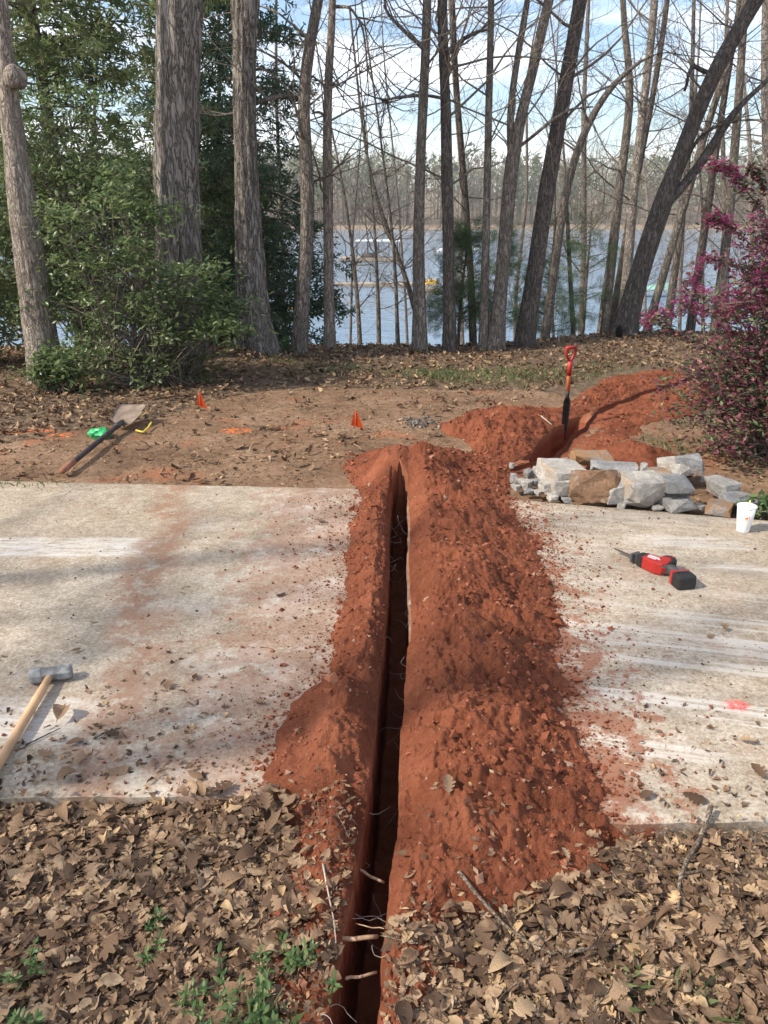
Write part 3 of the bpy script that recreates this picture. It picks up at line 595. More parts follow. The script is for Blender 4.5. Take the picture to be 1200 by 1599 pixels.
def trunk_mesh(path, rad, sides, amp, seed, flare=0.0, nseg=None):
    path = np.asarray(path, float); rad = np.asarray(rad, float)
    s = np.concatenate([[0], np.cumsum(np.linalg.norm(np.diff(path, axis=0), axis=1))]); n = nseg or max(20, int(s[-1] / 0.18))
    t = s[-1] * np.linspace(0, 1, n) ** 1.25
    pts = np.stack([np.interp(t, s, path[:, k]) for k in range(3)], -1); rd = np.interp(t, s, rad)
    kk = np.ones(5) / 5
    for k in (0, 1): pts[2:-2, k] = np.convolve(pts[:, k], kk, 'valid')
    rd = rd * (1 + flare * np.exp(-t / 0.28))
    th = np.arange(sides) * 2 * math.pi / sides; c, sn_ = np.cos(th), np.sin(th)
    lobes = 1 + flare * 0.55 * np.exp(-t / 0.3)[:, None] * np.cos(5 * th + seed)[None]
    zz = t[:, None]; R0 = rd[:, None]
    nz = noise3(c[None] * R0 * 34, sn_[None] * R0 * 34, zz * 2.4, seed); rid = np.abs(nz - 0.5) * 2
    nb = noise3(c[None] * 1.3, sn_[None] * 1.3, zz * 0.9, seed + 3) - 0.5
    rr = R0 * lobes * (1 + 0.14 * nb) + amp * (rid - 0.5)
    V = np.stack([pts[:, 0:1] + rr * c, pts[:, 1:2] + rr * sn_, np.repeat(pts[:, 2:3], sides, 1)], -1).reshape(-1, 3)
    i = np.arange(n - 1)[:, None] * sides; j = np.arange(sides)[None]; k2 = (j + 1) % sides
    F_ = np.stack([i + j, i + k2, i + sides + k2, i + sides + j], -1).reshape(-1, 4)
    return V, F_, pts, rd
def px_path(wps, Y, drift=0.0):
    """trunk waypoints (px, py, width px) -> points and radii at distance Y"""
    pts, rad = [], []
    for k, (px, py, wd) in enumerate(wps):
        p, s = PY(px, py, Y + drift * k); pts.append(p); rad.append(wd * s / 2 * (0.94 if wd > 44 else 0.84))
    return pts, rad
def bare_tree(label, wps, Y, barkm, H=13, amp=0.012, sides=40, flare=0.25, limbs=10, zmin=1.6, seed=1, spread=1.0, forks=(), group=None, drift=0.0, name='bare_tree', zdet=6.5, twig=1.0, limb_specs=()):
    r = np.random.default_rng(seed); pts, rad = px_path(wps, Y, drift)
    b = pts[0].copy(); gz = float(terr(b[0], b[1])); 
    if b[2] > gz - 0.15:      # run the foot into the ground
        d0 = pts[0] - pts[1]; d0 = d0 / abs(d0[2]); b = pts[0] + d0 * (b[2] - gz + 0.15); pts = [b] + pts; rad = [rad[0] * 1.04] + rad
    d = pts[-1] - pts[-2]; d = d / np.linalg.norm(d); top = pts[-1]; k = 0; nstep = max(3, int((H - top[2]) / 1.3)); r0 = rad[-1]
    while top[2] < H and k < 14:
        d = d + np.array([r.normal(0, 0.06), r.normal(0, 0.06), 0.10]); d /= np.linalg.norm(d); top = top + d * 1.3; k += 1
        pts.append(top); rad.append(r0 * max(0.10, 1 - k / (nstep + 0.6)))
    root = thing(name, label, 'tree', (b[0], b[1], gz), group); loc = np.array([b[0], b[1], gz])
    V, F_, cp, rd = trunk_mesh(pts, rad, sides, amp, seed, flare)
    link('trunk', mesh_np('trunk', V - loc, [F_]), M[barkm], root)
    for fk in forks:
        fp, fr = px_path(fk, Y); fp = list(fp); fr = list(fr); dd = fp[-1] - fp[-2]; dd /= np.linalg.norm(dd); q = fp[-1]
        for j in range(5): dd = dd + np.array([r.normal(0, .05), r.normal(0, .08), .10]); dd /= np.linalg.norm(dd); q = q + dd * 1.1; fp.append(q); fr.append(fr[-1] * 0.72)
        v2, f2, c2, r2 = trunk_mesh(fp, fr, max(16, sides // 2), amp * 0.6, seed + 5); link('limb', mesh_np('limb', v2 - loc, [f2]), M[barkm], root)
        cp = np.concatenate([cp, c2]); rd = np.concatenate([rd, r2])
    tb = Tubes()
    for sp in limb_specs:
        lp, lr = px_path(sp, Y); lp = np.array(lp); lt = Tubes()
        sm = np.linspace(0, len(lp) - 1, len(lp) * 4 - 3); q = np.stack([np.interp(sm, np.arange(len(lp)), lp[:, c_]) for c_ in range(3)], -1)
        q[1:-1] = (q[:-2] + 2 * q[1:-1] + q[2:]) / 4; q[:, 1] += 0.10 * np.sin(sm * 1.7 + seed); lt.add(q, np.interp(sm, np.arange(len(lp)), lr), 9)
        link('limb', (lambda mm: (mm.transform(Matrix.Translation((-loc[0], -loc[1], -loc[2]))), mm)[1])(lt.mesh('limb')), M[barkm], root)
        for _ in range(5):
            i = r.integers(2, len(q) - 1); dd = q[i + 1 if i + 1 < len(q) else i] - q[i - 1]; dd /= np.linalg.norm(dd)
            branch(tb, q[i], dd * 0.6 + r.normal(0, 0.5, 3) + np.array([0, 0, .2]), r.uniform(0.5, 1.1), 0.010, 2, r)
    ok = np.where(cp[:, 2] > zmin)[0]
    if len(ok):
        for _ in range(int(limbs * 1.55)):
            lowk = ok[cp[ok, 2] < zmin + 3.2]; i = int(r.choice(lowk if len(lowk) and r.random() < .62 else ok)); z = cp[i, 2]; az = r.uniform(0, 2 * math.pi); upw = r.uniform(0.15, 0.9)
            dv = np.array([math.cos(az), math.sin(az), upw]); L = r.uniform(0.9, 2.4) * spread * (1.3 if z > zdet else 1); rb = min(rd[i] * r.uniform(0.10, 0.28), 0.021)
            branch(tb, cp[i] + dv * rd[i] * 0.3, dv, L, max(rb, 0.007), 1 if z < zdet else 2, r, dens=twig)
    if tb.n:
        mm = tb.mesh('branches'); mm.transform(Matrix.Translation((-loc[0], -loc[1], -loc[2]))); tag(link('branches', mm, M['twig_bark'], root), kind='stuff')
    return root, cp, rd
# --- the trees along the top of the bank
t0, cp0, rd0 = bare_tree('pale rough tree trunk with a round burl, beside the glossy shrubs', [(78, 600, 66), (66, 540, 54), (52, 440, 48), (38, 340, 46), (24, 240, 42), (14, 150, 36), (10, 120, 34), (6, 60, 27), (2, 0, 24)], 8.1, 'pale_bark', 12, 0.014, 64, 0.15, 8, 4.6, 11)
# burl
p, s = PY(24, 121, 8.0); bm = bmesh.new(); bmesh.ops.create_icosphere(bm, subdivisions=4, radius=16 * s)
for v in bm.verts: v.co *= 0.9 + 0.35 * float(noise3(v.co.x * 18, v.co.y * 18, v.co.z * 18, 4))
bm_obj('burl', bm, M['pale_bark'], t0, True, tuple(p - np.array(t0.location)))
bare_tree('thickest oak trunk with deeply furrowed bark, rising out of the glossy shrub', [(284, 580, 92), (280, 520, 82), (278, 400, 74), (277, 250, 73), (278, 120, 75), (281, 0, 80)], 8.8, 'oak_bark', 17, 0.034, 110, 0.22, 10, 5.0, 12, 1.5)
bare_tree('second thick furrowed oak trunk with leaves heaped at its foot', [(402, 553, 66), (396, 500, 56), (390, 400, 50), (384, 260, 44), (382, 120, 44), (383, 0, 47)], 9.5, 'oak_bark', 16, 0.028, 96, 0.3, 10, 5.0, 13, 1.4)
bare_tree('slim brown tree with a long side limb curving in front of the furrowed oaks', [(468, 556, 29), (472, 470, 28), (479, 380, 26), (481, 280, 25), (474, 180, 23), (472, 140, 23), (484, 70, 21), (497, 0, 20)], 9.6, 'grey_bark', 12, 0.008, 40, 0.2, 9, 2.2, 14,
          limb_specs=([(470, 152, 11), (448, 149, 10), (415, 158, 8), (372, 175, 6), (335, 180, 4), (312, 178, 3)], [(486, 285, 5), (515, 272, 4), (540, 252, 2)], [(480, 130, 5), (440, 95, 4), (405, 80, 3)]))
bare_tree('slender straight tree with knobby stubs next to the limbed brown tree', [(516, 551, 22), (514, 460, 20), (513, 360, 19), (512, 250, 18), (511, 150, 16), (517, 60, 15), (521, 0, 14)], 9.9, 'pale_bark', 11, 0.006, 32, 0.2, 9, 1.6, 15,
          limb_specs=([(514, 185, 6), (500, 176, 5), (488, 178, 3)], [(517, 130, 8), (530, 135, 3), (534, 138, 2)], [(520, 8, 7), (548, 14, 5), (568, 45, 4), (575, 110, 3), (598, 160, 2)]))
bare_tree('straight mottled trunk standing where the open lake view ends at the small cedars', [(657, 552, 28), (655, 470, 23), (654, 360, 21), (658, 220, 19), (664, 100, 18), (668, 0, 17)], 9.8, 'grey_bark', 13, 0.007, 36, 0.25, 13, 1.8, 16,
          limb_specs=([(660, 75, 9), (635, 55, 7), (610, 25, 6), (600, 5, 5)], [(655, 150, 5), (620, 155, 4), (600, 155, 4), (570, 145, 2)]))
bare_tree('straight dark trunk rising through the small bushy cedar', [(703, 552, 27), (702, 470, 24), (700, 360, 22), (698, 250, 21), (696, 150, 20), (692, 60, 20), (690, 0, 19)], 9.9, 'dark_bark', 13, 0.007, 36, 0.2, 12, 1.8, 17,
          limb_specs=([(697, 85, 12), (712, 75, 10), (724, 58, 8), (745, 50, 6), (762, 50, 4)], [(690, 155, 6), (655, 148, 5), (620, 150, 5), (598, 158, 3)]))
bare_tree('thin crooked stem leaning close behind the dark trunk in the cedar', [(738, 500, 14), (735, 420, 13), (728, 320, 12), (720, 220, 12), (712, 130, 11), (707, 0, 10)], 11.0, 'dark_bark', 10, 0.004, 24, 0.1, 8, 1.2, 18)
bare_tree('very straight slim grey-brown trunk next to the forked tree', [(755, 548, 20), (757, 460, 16), (760, 340, 14), (763, 200, 14), (766, 80, 13), (768, 0, 12)], 10.0, 'grey_bark', 12, 0.004, 30, 0.2, 8, 2.2, 19)
bare_tree('forked tree splitting into two stems well above the ground', [(774, 550, 32), (780, 480, 26), (787, 400, 25), (794, 310, 26), (802, 235, 26), (815, 180, 19), (832, 110, 19), (850, 35, 19), (858, 0, 19)], 10.0, 'grey_bark', 14, 0.008, 40, 0.25, 10, 2.2, 20,
          forks=([(800, 240, 18), (796, 205, 14), (797, 165, 13), (806, 100, 12), (818, 40, 12), (824, 0, 11)],), limb_specs=([(805, 235, 7), (830, 215, 6), (858, 190, 6), (890, 170, 4), (930, 165, 3)],))
bare_tree('dark leaning trunk standing beside the forked tree', [(818, 543, 36), (832, 450, 32), (846, 350, 30), (862, 250, 29), (880, 150, 28), (893, 80, 27), (906, 0, 26)], 10.3, 'dark_bark', 14, 0.010, 44, 0.22, 11, 2.4, 21)
bare_tree('thin tree arching over to the side with a bent upper stem', [(855, 500, 17), (866, 420, 16), (880, 320, 15), (893, 260, 15), (910, 210, 15), (935, 160, 15), (962, 125, 15), (995, 98, 12), (1030, 80, 10), (1075, 88, 8)], 11.2, 'grey_bark', 4.2, 0.004, 28, 0.15, 12, 1.6, 22, name='arching_tree')
bare_tree('slim pale upright trunk in the cluster behind the leaning tree', [(975, 480, 21), (982, 400, 18), (990, 300, 16), (1003, 180, 15), (1018, 60, 14), (1022, 0, 14)], 13.0, 'birch_bark', 13, 0.004, 28, 0.15, 10, 1.6, 23)
bare_tree('brown trunk in the cluster behind the leaning tree, with a kinked upper stem', [(945, 490, 20), (956, 400, 18), (968, 290, 17), (982, 190, 15), (986, 130, 14), (978, 70, 13), (972, 0, 11)], 12.4, 'grey_bark', 12, 0.005, 28, 0.15, 10, 1.6, 24)
bare_tree('thin dark stem crossing behind the slim pale trunk', [(962, 470, 14), (980, 360, 13), (1000, 250, 12), (1020, 150, 11), (1038, 40, 10), (1042, 0, 10)], 13.6, 'dark_bark', 12, 0.003, 22, 0.1, 9, 1.6, 25)
lt, cpl, rdl = bare_tree('heavy dark leaning tree with a hollow at its foot and a forked limb', [(974, 527, 43), (984, 480, 39), (1004, 410, 36), (1032, 325, 38), (1052, 270, 32), (1080, 200, 30), (1104, 135, 30), (1138, 70, 31), (1182, 0, 34)], 11.0, 'dark_bark', 11, 0.012, 60, 0.30, 9, 2.6, 26,
          forks=([(1040, 318, 26), (1068, 288, 22), (1100, 250, 21), (1125, 205, 18), (1152, 165, 15), (1185, 138, 13), (1215, 110, 12)],), limb_specs=([(1110, 112, 9), (1085, 100, 8), (1070, 120, 7), (1068, 142, 5)], [(1062, 285, 6), (1092, 215, 6), (1120, 195, 5), (1150, 190, 4)]))
p, s = PY(967, 519, 10.76); bm = bmesh.new(); bmesh.ops.create_icosphere(bm, subdivisions=3, radius=1.0); bmesh.ops.scale(bm, verts=bm.verts, vec=(5 * s, 0.07, 11 * s)); bm_obj('hollow', bm, M['hollow_shade'], lt, True, tuple(p - np.array(lt.location)))  # solid near-black ellipsoid on the trunk; its colour stands for shade inside a hole
bare_tree('slim tree on the bank showing between the leaning tree and the purple bush', [(1015, 500, 16), (1045, 400, 14), (1075, 300, 14), (1110, 180, 13), (1150, 60, 13), (1165, 0, 12)], 12.5, 'grey_bark', 12, 0.004, 26, 0.15, 9, 1.5, 27)
bare_tree('thin knotty tree standing just beyond the leaning tree', [(1040, 520, 18), (1052, 440, 15), (1065, 340, 13), (1073, 270, 11), (1080, 180, 9)], 13.0, 'grey_bark', 8, 0.004, 24, 0.15, 8, 1.0, 28)
bare_tree('slim trunk rising behind the flowering tips of the purple bush', [(1120, 500, 20), (1132, 400, 18), (1142, 300, 17), (1152, 180, 15), (1160, 60, 14), (1164, 0, 13)], 12.0, 'grey_bark', 12, 0.004, 28, 0.15, 9, 1.5, 29)
bare_tree('slim dark stem behind the purple bush, beside another slim trunk', [(1080, 500, 17), (1096, 390, 15), (1112, 280, 13), (1128, 170, 12), (1148, 50, 11), (1156, 0, 11)], 12.8, 'dark_bark', 12, 0.004, 24, 0.15, 9, 1.5, 30)
bare_tree('pale trunk rising above the top of the purple bush', [(1205, 480, 26), (1203, 360, 22), (1198, 230, 19), (1196, 100, 18), (1198, 0, 17)], 12.5, 'birch_bark', 12, 0.004, 26, 0.15, 8, 1.6, 31)
# saplings in front of the water
for k, (wps, Y) in enumerate([([(563, 548, 9), (560, 480, 8), (552, 400, 7), (546, 350, 5), (538, 300, 4)], 10.2), ([(592, 550, 8), (592, 490, 8), (589, 430, 6), (586, 360, 5), (580, 290, 3)], 10.4),
                              ([(622, 552, 9), (620, 490, 7), (618, 420, 6), (612, 350, 5)], 10.3), ([(653, 500, 12), (640, 450, 10), (622, 400, 9), (600, 340, 8), (580, 290, 6), (566, 200, 5)], 10.6),
                              ([(893, 470, 9), (889, 400, 8), (887, 350, 7), (884, 290, 5)], 13.0)]):
    bare_tree(['thin leafless sapling standing against the lake water', 'thin leafless sapling standing against the lake water', 'thin leafless sapling standing against the lake water', 'leaning whip-thin sapling crossing in front of the roofed dock', 'short thin stem against the water beside the arching tree'][k], wps, Y, 'grey_bark', 3.6, 0.001, 12, 0.1, 16, 0.35, 60 + k, 0.45, (), 'saplings against the water' if k < 3 else None, name='sapling', twig=0.8)
# trees on the bank below and out of frame to the left (these shade the drive)
rb = np.random.default_rng(5)
slots = [(-60, 17), (140, 20), (330, 17), (425, 24), (445, 18), (545, 30), (640, 24), (725, 24), (805, 26), (868, 28), (905, 19), (1010, 27), (1060, 24), (1100, 28), (1135, 20), (1185, 22), (1240, 16), (1290, 20), (-160, 22)]
for k, (px, Y) in enumerate(slots):
    p, s = PY(px, 420, Y); gz = float(terr(p[0], Y)); lean = rb.normal(0, 9); wd = rb.uniform(0.09, 0.17) / s
    def pyz(z): # image row of a height at this distance
        a = math.atan2(CAMH - z, Y) - PITCH; return 799.5 + FPX * math.tan(a)
    wps = [(px, pyz(gz - 0.1), wd * 1.15), (px + lean * .6 + rb.normal(0, 3), pyz(gz + 3), wd), (px + lean * 1.6 + rb.normal(0, 6), pyz(gz + 6), wd * .8), (px + lean * 2.6 + rb.normal(0, 9), pyz(gz + 9), wd * .55)]
    bare_tree(['slim grey-brown leafless tree growing on the bank below the drive', 'slim dark leafless tree growing on the bank below the drive', 'slim grey-brown leafless tree growing on the bank below the drive', 'slim pale leafless tree growing on the bank below the drive'][k % 4], wps, Y, ['grey_bark', 'dark_bark', 'grey_bark', 'birch_bark'][k % 4], gz + 13, 0.004, 16, 0.1, 28, gz + 2.0, 100 + k, 1.25, (), ['slim grey trees on the lake bank', 'slim dark trees on the lake bank', 'slim grey trees on the lake bank', 'slim pale trees on the lake bank'][k % 4], name='bank_tree', zdet=8.5, twig=1.0)
for k, (x, y, rad, H) in enumerate([(-7.2, -0.1, 0.11, 15), (-9.0, 1.2, 0.09, 15), (-12.5, -1.6, 0.15, 18)]):
    r = np.random.default_rng(200 + k); root = thing('bare_tree', 'leafless tree beside the drive that throws its shadow over the concrete', 'tree', (x, y, 0), 'shade trees beside the drive')
    pts = wander((0, 0, -0.2), (r.normal(0, .04), r.normal(0, .04), 1), H, 14, 0.035, 0.03, r); rd = rad * np.linspace(1, 0.12, 15)
    V, F_, cp, rr_ = trunk_mesh(pts, rd, 20, 0.008, 200 + k, 0.3); link('trunk', mesh_np('trunk', V, [F_]), M['oak_bark'], root); tb = Tubes()
    for _ in range(20):
        i = int(r.integers(len(cp) // 3, len(cp) - 2)); az = r.uniform(0, 6.28); dv = np.array([math.cos(az), math.sin(az), r.uniform(0.2, 1.0)]); branch(tb, cp[i], dv, r.uniform(1.2, 3.4), max(0.012, rr_[i] * 0.4), 1, r)
    tag(link('branches', tb.mesh('branches'), M['twig_bark'], root), kind='stuff')

# ------------------------------------------------------------------ leaf shapes
def leaf_temp(prof, curl=0.3, bend=0.2, twist=0.0, asym=0.0):
    """prof: [(t, halfwidth)] along a unit length leaf on +Y"""
    V = []; n = len(prof)
    for t, wd in prof:
        zc = bend * (t - 0.5) ** 2 * 2 - bend * 0.5; a = twist * (t - 0.5)
        for sgn in (-1, 0, 1):
            x = sgn * wd * (1 + asym * sgn); z = curl * abs(x) ** 1.6 * 2.2
            V.append((x * math.cos(a) - z * math.sin(a), t - 0.5, zc + x * math.sin(a) + z * math.cos(a)))
    F_ = [(3 * i + j, 3 * i + j + 1, 3 * i + j + 4, 3 * i + j + 3) for i in range(n - 1) for j in (0, 1)]
    return np.array(V), np.array(F_)
OAK = [(0, .010), (.14, .012), (.20, .08), (.26, .17), (.32, .17), (.36, .09), (.42, .24), (.49, .26), (.53, .12), (.60, .29), (.68, .28), (.72, .14), (.79, .21), (.87, .19), (.95, .10), (1, .02)]
OAK2 = [(0, .010), (.16, .012), (.24, .10), (.33, .25), (.40, .27), (.45, .12), (.53, .32), (.61, .35), (.67, .15), (.75, .23), (.84, .22), (.93, .11), (1, .02)]
OVAL = [(0, .01), (.10, .012), (.2, .11), (.38, .20), (.58, .22), (.78, .15), (.92, .06), (1, .005)]
BROAD = [(0, .01), (.12, .02), (.25, .19), (.42, .28), (.62, .30), (.80, .24), (.92, .12), (1, .01)]
_tr = np.random.default_rng(3)
def vary(p_, k_): g_ = _tr.uniform(.8, 1.3); return [(t_, w_ * (g_ * _tr.uniform(.9, 1.1) if .15 < t_ < .95 else 1)) for t_, w_ in p_]
near_t = [leaf_temp(OAK, .25, .14, .3), leaf_temp(OAK, -.4, -.12, -.4), leaf_temp(OAK2, .4, .06, .5, .1), leaf_temp(OAK2, -.3, .2, .2), leaf_temp(OVAL, .7, .2, .3), leaf_temp(OVAL, -.5, -.2, -.4), leaf_temp(OAK, .6, .2, -.4), leaf_temp(BROAD, .8, -.15, .5), leaf_temp(OAK2, .9, .3, .7)] + [leaf_temp(vary([OAK, OAK2, OVAL][k_ % 3], k_), _tr.normal(.15, .45), _tr.normal(0, .18), _tr.normal(0, .4), _tr.normal(0, .15)) for k_ in range(15)]
_few = [leaf_temp(vary([(t_, w_) for t_, w_ in OVAL], k_), _tr.normal(.15, .5), _tr.normal(0, .2), _tr.normal(0, .4), _tr.normal(0, .15)) for k_ in range(6)]; near_t = near_t + _few
def cut(p): return [p[i] for i in np.linspace(0, len(p) - 1, 4).round().astype(int)]
far_t = [leaf_temp(cut(p_), c_, b_, t_) for p_, c_, b_, t_ in ((OAK2, .6, .3, .6), (OVAL, 1.2, -.3, -.8), (BROAD, -1.0, .3, 1.0), (OAK, 1.2, .4, -.6))]
simple_t = [(np.array([(-.01, -.5, 0), (.2, 0, .06), (.01, .5, 0), (-.2, 0.05, .03)]), np.array([(0, 1, 2, 3)])), (np.array([(-.04, -.5, 0), (.24, -.1, .02), (.02, .5, .08), (-.2, 0.15, 0)]), np.array([(0, 1, 2, 3)]))]

# ------------------------------------------------------------------ leaf litter
def surf(x, y):
    h, _ = h1(x, y, False); return base_z(x, y) + h
# foreground
N = 13000; X = rng.uniform(-1.62, 1.62, N); Y = rng.uniform(0.98, 2.0, N)
ne = near_e(X) + 0.02 + 0.05 * (fbm2(X * 5, Y * 0, 91) - 0.5) + np.where(X < -0.2, -0.02, -0.06)
ex = (xl_(Y) < X) & (X < xr_(Y)); soil, kk = h1(X, Y, False)
red = ((X > tr(Y)) & (X < xr_(Y)) & (Y > 1.46) & (soil > 0.02)) | ((X < tl(Y)) & (X > xl_(Y) + 0.02) & (soil > 0.03) & ((Y > 1.68) | (fbm2(X * 6, Y * 6, 95) > 0.52)))
inT = (X > tl(Y) - 0.012) & (X < tr(Y) + 0.012)
thin = (X > 0.5) & (Y > 1.60) & (fbm2(X * 4, Y * 4, 97) > 0.42)
bare = (np.minimum(np.abs(X - tl(Y)), np.abs(X - tr(Y))) < .05 + .14 * fbm2(X * 5, Y * 5, 93)) & (rng.random(N) < .72)
keep = (Y < ne) & ~inT & ~bare & ~(red & (rng.random(N) < 0.975)) & ~(thin & (rng.random(N) < 0.75)); X, Y = X[keep], Y[keep]; n = len(X)
pile = 0.055 * np.exp(-((X + 0.32) / 0.12) ** 2 - ((Y - 1.86) / 0.10) ** 2)
tilt = rng.normal(0, 0.20, n); roll = rng.normal(0, 0.24, n); yaw = rng.uniform(0, 6.28, n); sc = np.clip(rng.lognormal(-3.12, 0.36, n), 0.018, 0.085)
lift = rng.uniform(0.002, 0.022, n) + pile * rng.random(n) * 1.6 + 0.3 * sc * np.abs(np.sin(tilt))
Z = surf(X, Y) + lift; pick = rng.integers(0, len(near_t), n); sc = np.where(pick == 7, sc * .66, sc); pos = np.stack([X, Y, Z], -1); Mx = rotm(yaw, tilt, roll)
vis = (np.abs(X) < 0.52 * (Y * math.cos(PITCH) + 1.58)) & (Y > 1.2)
score = np.where(vis, sc / np.hypot(Y, 1.7) + 0.25 * lift, -1); top = np.argsort(-score)[:300]; rest = np.ones(n, bool); rest[top] = False
V, Fs = instance(near_t, Mx[rest], pos[rest], sc[rest], pick[rest])
litter = tag(link('leaf_litter', mesh_np('leaf_litter', V, Fs), M['leaf'], ground), kind='stuff')
leaf_me = [mesh_np('leaf', tv, [tf]) for tv, tf in near_t]
for q in leaf_me: q.materials.append(M['leaf'])
def leaf_obj(i_t, mat3, p, s, parent):
    o = bpy.data.objects.new('leaf' if parent else 'fallen_leaf', leaf_me[i_t]); col.objects.link(o); o.parent = parent
    o.matrix_local = Matrix.Translation(tuple(p)) @ Matrix(mat3.tolist()).to_4x4() @ Matrix.Scale(float(s), 4); return o
for i in top: leaf_obj(int(pick[i]), Mx[i], pos[i], sc[i], ground)
# leaf crumbs and needles filling the gaps
N = 15000; X = rng.uniform(-1.8, 1.8, N); Y = rng.uniform(0.85, 1.95, N); k = (Y < near_e(X) + 0.01) & ~((X > tl(Y) - .01) & (X < tr(Y) + .01)) & ~((X > tr(Y)) & (X < xr_(Y)) & (Y > 1.5) & (rng.random(N) < .85)); X, Y = X[k], Y[k]; n = len(X)
V, Fs = instance(simple_t, rotm(rng.uniform(0, 6.28, n), rng.normal(0, .3, n), rng.normal(0, .3, n)), np.stack([X, Y, surf(X, Y) + rng.uniform(0.004, 0.026, n)], -1), rng.uniform(0.008, 0.030, n))
tag(link('leaf_crumbs', mesh_np('leaf_crumbs', V, Fs), M['leaf'], ground), kind='stuff')
# fine twigs and pine straw among the near leaves
tb = Tubes(); rt_ = np.random.default_rng(31)
for _ in range(520):
    x_ = rt_.uniform(-1.6, 1.6); y_ = rt_.uniform(1.0, 1.9)
    if tl(y_) - .03 < x_ < tr(y_) + .03 or y_ > near_e(x_) or (tr(y_) < x_ < xr_(y_) and y_ > 1.5): continue
    a_ = rt_.uniform(0, 6.28); L_ = rt_.uniform(.03, .13); z_ = float(surf(np.array(x_), np.array(y_))) + rt_.uniform(.012, .032); tb.add(wander((x_, y_, z_), (math.cos(a_), math.sin(a_), rt_.normal(0, .12)), L_, 4, .12, 0, rt_), np.linspace(1, .5, 5) * rt_.uniform(.0007, .0019), 4)
tag(link('fine_twigs', tb.mesh('fine_twigs'), M['stick_bark'], ground), kind='stuff')
# beyond the drive
N = 44000; X = rng.uniform(-7, 7, N); Y = rng.uniform(4.3, 13.5, N); dm_ = dirt_mask(X, Y)
dt2 = np.full(N, 9.0); nr = (X > 0.3) & (X < 4.2) & (Y < 9.2); dt2[nr] = d_t2(X[nr], Y[nr])
rsoil = (X > 0.2) & (X < 3.1) & (dt2 < 0.75) & (Y < 8.6)
keep = (Y > far_e(X) + 0.03) & (rng.random(N) < np.where(dm_ > 0.5, 0.10 + 0.22 * (fbm2(X * 1.6, Y * 1.6, 123) > .53), 1.0)) & ~(rsoil & (rng.random(N) < 0.985)) & ~((np.hypot(X - 0.35, (Y - 5.0) * 1.2) < 0.75)) & (np.abs(X) < 0.62 * Y + 1.2)
keep &= (rng.random(N) < 0.55 + 0.45 * sstep(0.35, 0.6, fbm2(X * 1.1, Y * 1.1, 99)))
X, Y = X[keep], Y[keep]; n = len(X); lm = 0.10 * np.exp(-((X + 1.75) / 0.5) ** 2 - ((Y - 8.75) / 0.3) ** 2)
V, Fs = instance(far_t, rotm(rng.uniform(0, 6.28, n), rng.normal(0, .42, n), rng.normal(0, .42, n)), np.stack([X, Y, terr(X, Y) + rng.uniform(0.006, 0.035, n) + lm * rng.random(n)], -1), np.clip(rng.lognormal(-2.82, .3, n), .03, .11))
tag(link('leaf_litter', mesh_np('leaf_litter', V, Fs), M['leaf'], ground), kind='stuff')
N = 15000; X = rng.uniform(-4, 2.6, N); Y = rng.uniform(4.3, 8.2, N); k = (Y > far_e(X) + .02) & (dirt_mask(X, Y) > .3) & (np.hypot(X - 0.35, (Y - 5.0) * 1.2) > 0.72) & ~((X > .5) & (d_t2(X, Y) < .55)); X, Y = X[k], Y[k]; n = len(X)
V, Fs = instance(simple_t, rotm(rng.uniform(0, 6.28, n), rng.normal(0, .25, n), rng.normal(0, .25, n)), np.stack([X, Y, terr(X, Y) + .006], -1), rng.uniform(.008, .034, n))
tag(link('leaf_crumbs', mesh_np('leaf_crumbs', V, Fs), M['leaf'], ground), kind='stuff')
N = 420; X = np.concatenate([rng.normal(-1.0, .45, N), rng.uniform(.75, 1.6, 160)]); Y = np.concatenate([1.95 + rng.exponential(.28, N), 1.85 + rng.exponential(.2, 160)]); k = in_slab(X, Y, -.01) & ((X < xl_(Y)) | (X > xr_(Y))) & (Y < 4); X, Y = X[k], Y[k]; n = len(X)
V, Fs = instance(far_t, rotm(rng.uniform(0, 6.28, n), rng.normal(0, .2, n), rng.normal(0, .2, n)), np.stack([X, Y, 0 * X + .006], -1), rng.uniform(.010, .038, n))
tag(link('leaf_crumbs', mesh_np('leaf_crumbs', V, Fs), M['leaf'], ground), kind='stuff')
# loose leaves lying on the concrete (by where they show)
for k, (px, py, s, t) in enumerate([(98, 1122, .10, 7), (120, 1162, .07, 4), (70, 1180, .075, 0), (125, 1190, .08, 5), (108, 1218, .075, 7), (175, 1150, .07, 2), (240, 1195, .05, 1), (190, 1205, .08, 3), (305, 1215, .07, 5), (262, 1075, .06, 2), (350, 1235, .09, 6), (405, 1100, .05, 8),
                                    (305, 1060, .05, 4), (120, 1018, .05, 5), (500, 815, .07, 0), (535, 805, .06, 2), (440, 930, .06, 3), (1165, 1160, .07, 2), (1185, 1210, .08, 6), (1010, 1245, .07, 4), (1080, 1250, .08, 1), (1130, 985, .05, 7), (1110, 995, .05, 3)]):
    q = P(px, py); o = leaf_obj(t, rotm(np.array([k * 2.1]), np.array([.1 * math.sin(k * 3)]), np.array([.1 * math.cos(k * 5)]))[0], (q[0], q[1], s * 0.16 + 0.004), s, None)
    left = px < 600; tag(o, 'dry brown leaf lying loose on the slab with the sledgehammer' if left else 'dry brown leaf lying loose on the slab with the red saw', 'leaf', 'loose leaves by the sledgehammer' if left else 'loose leaves by the saw')
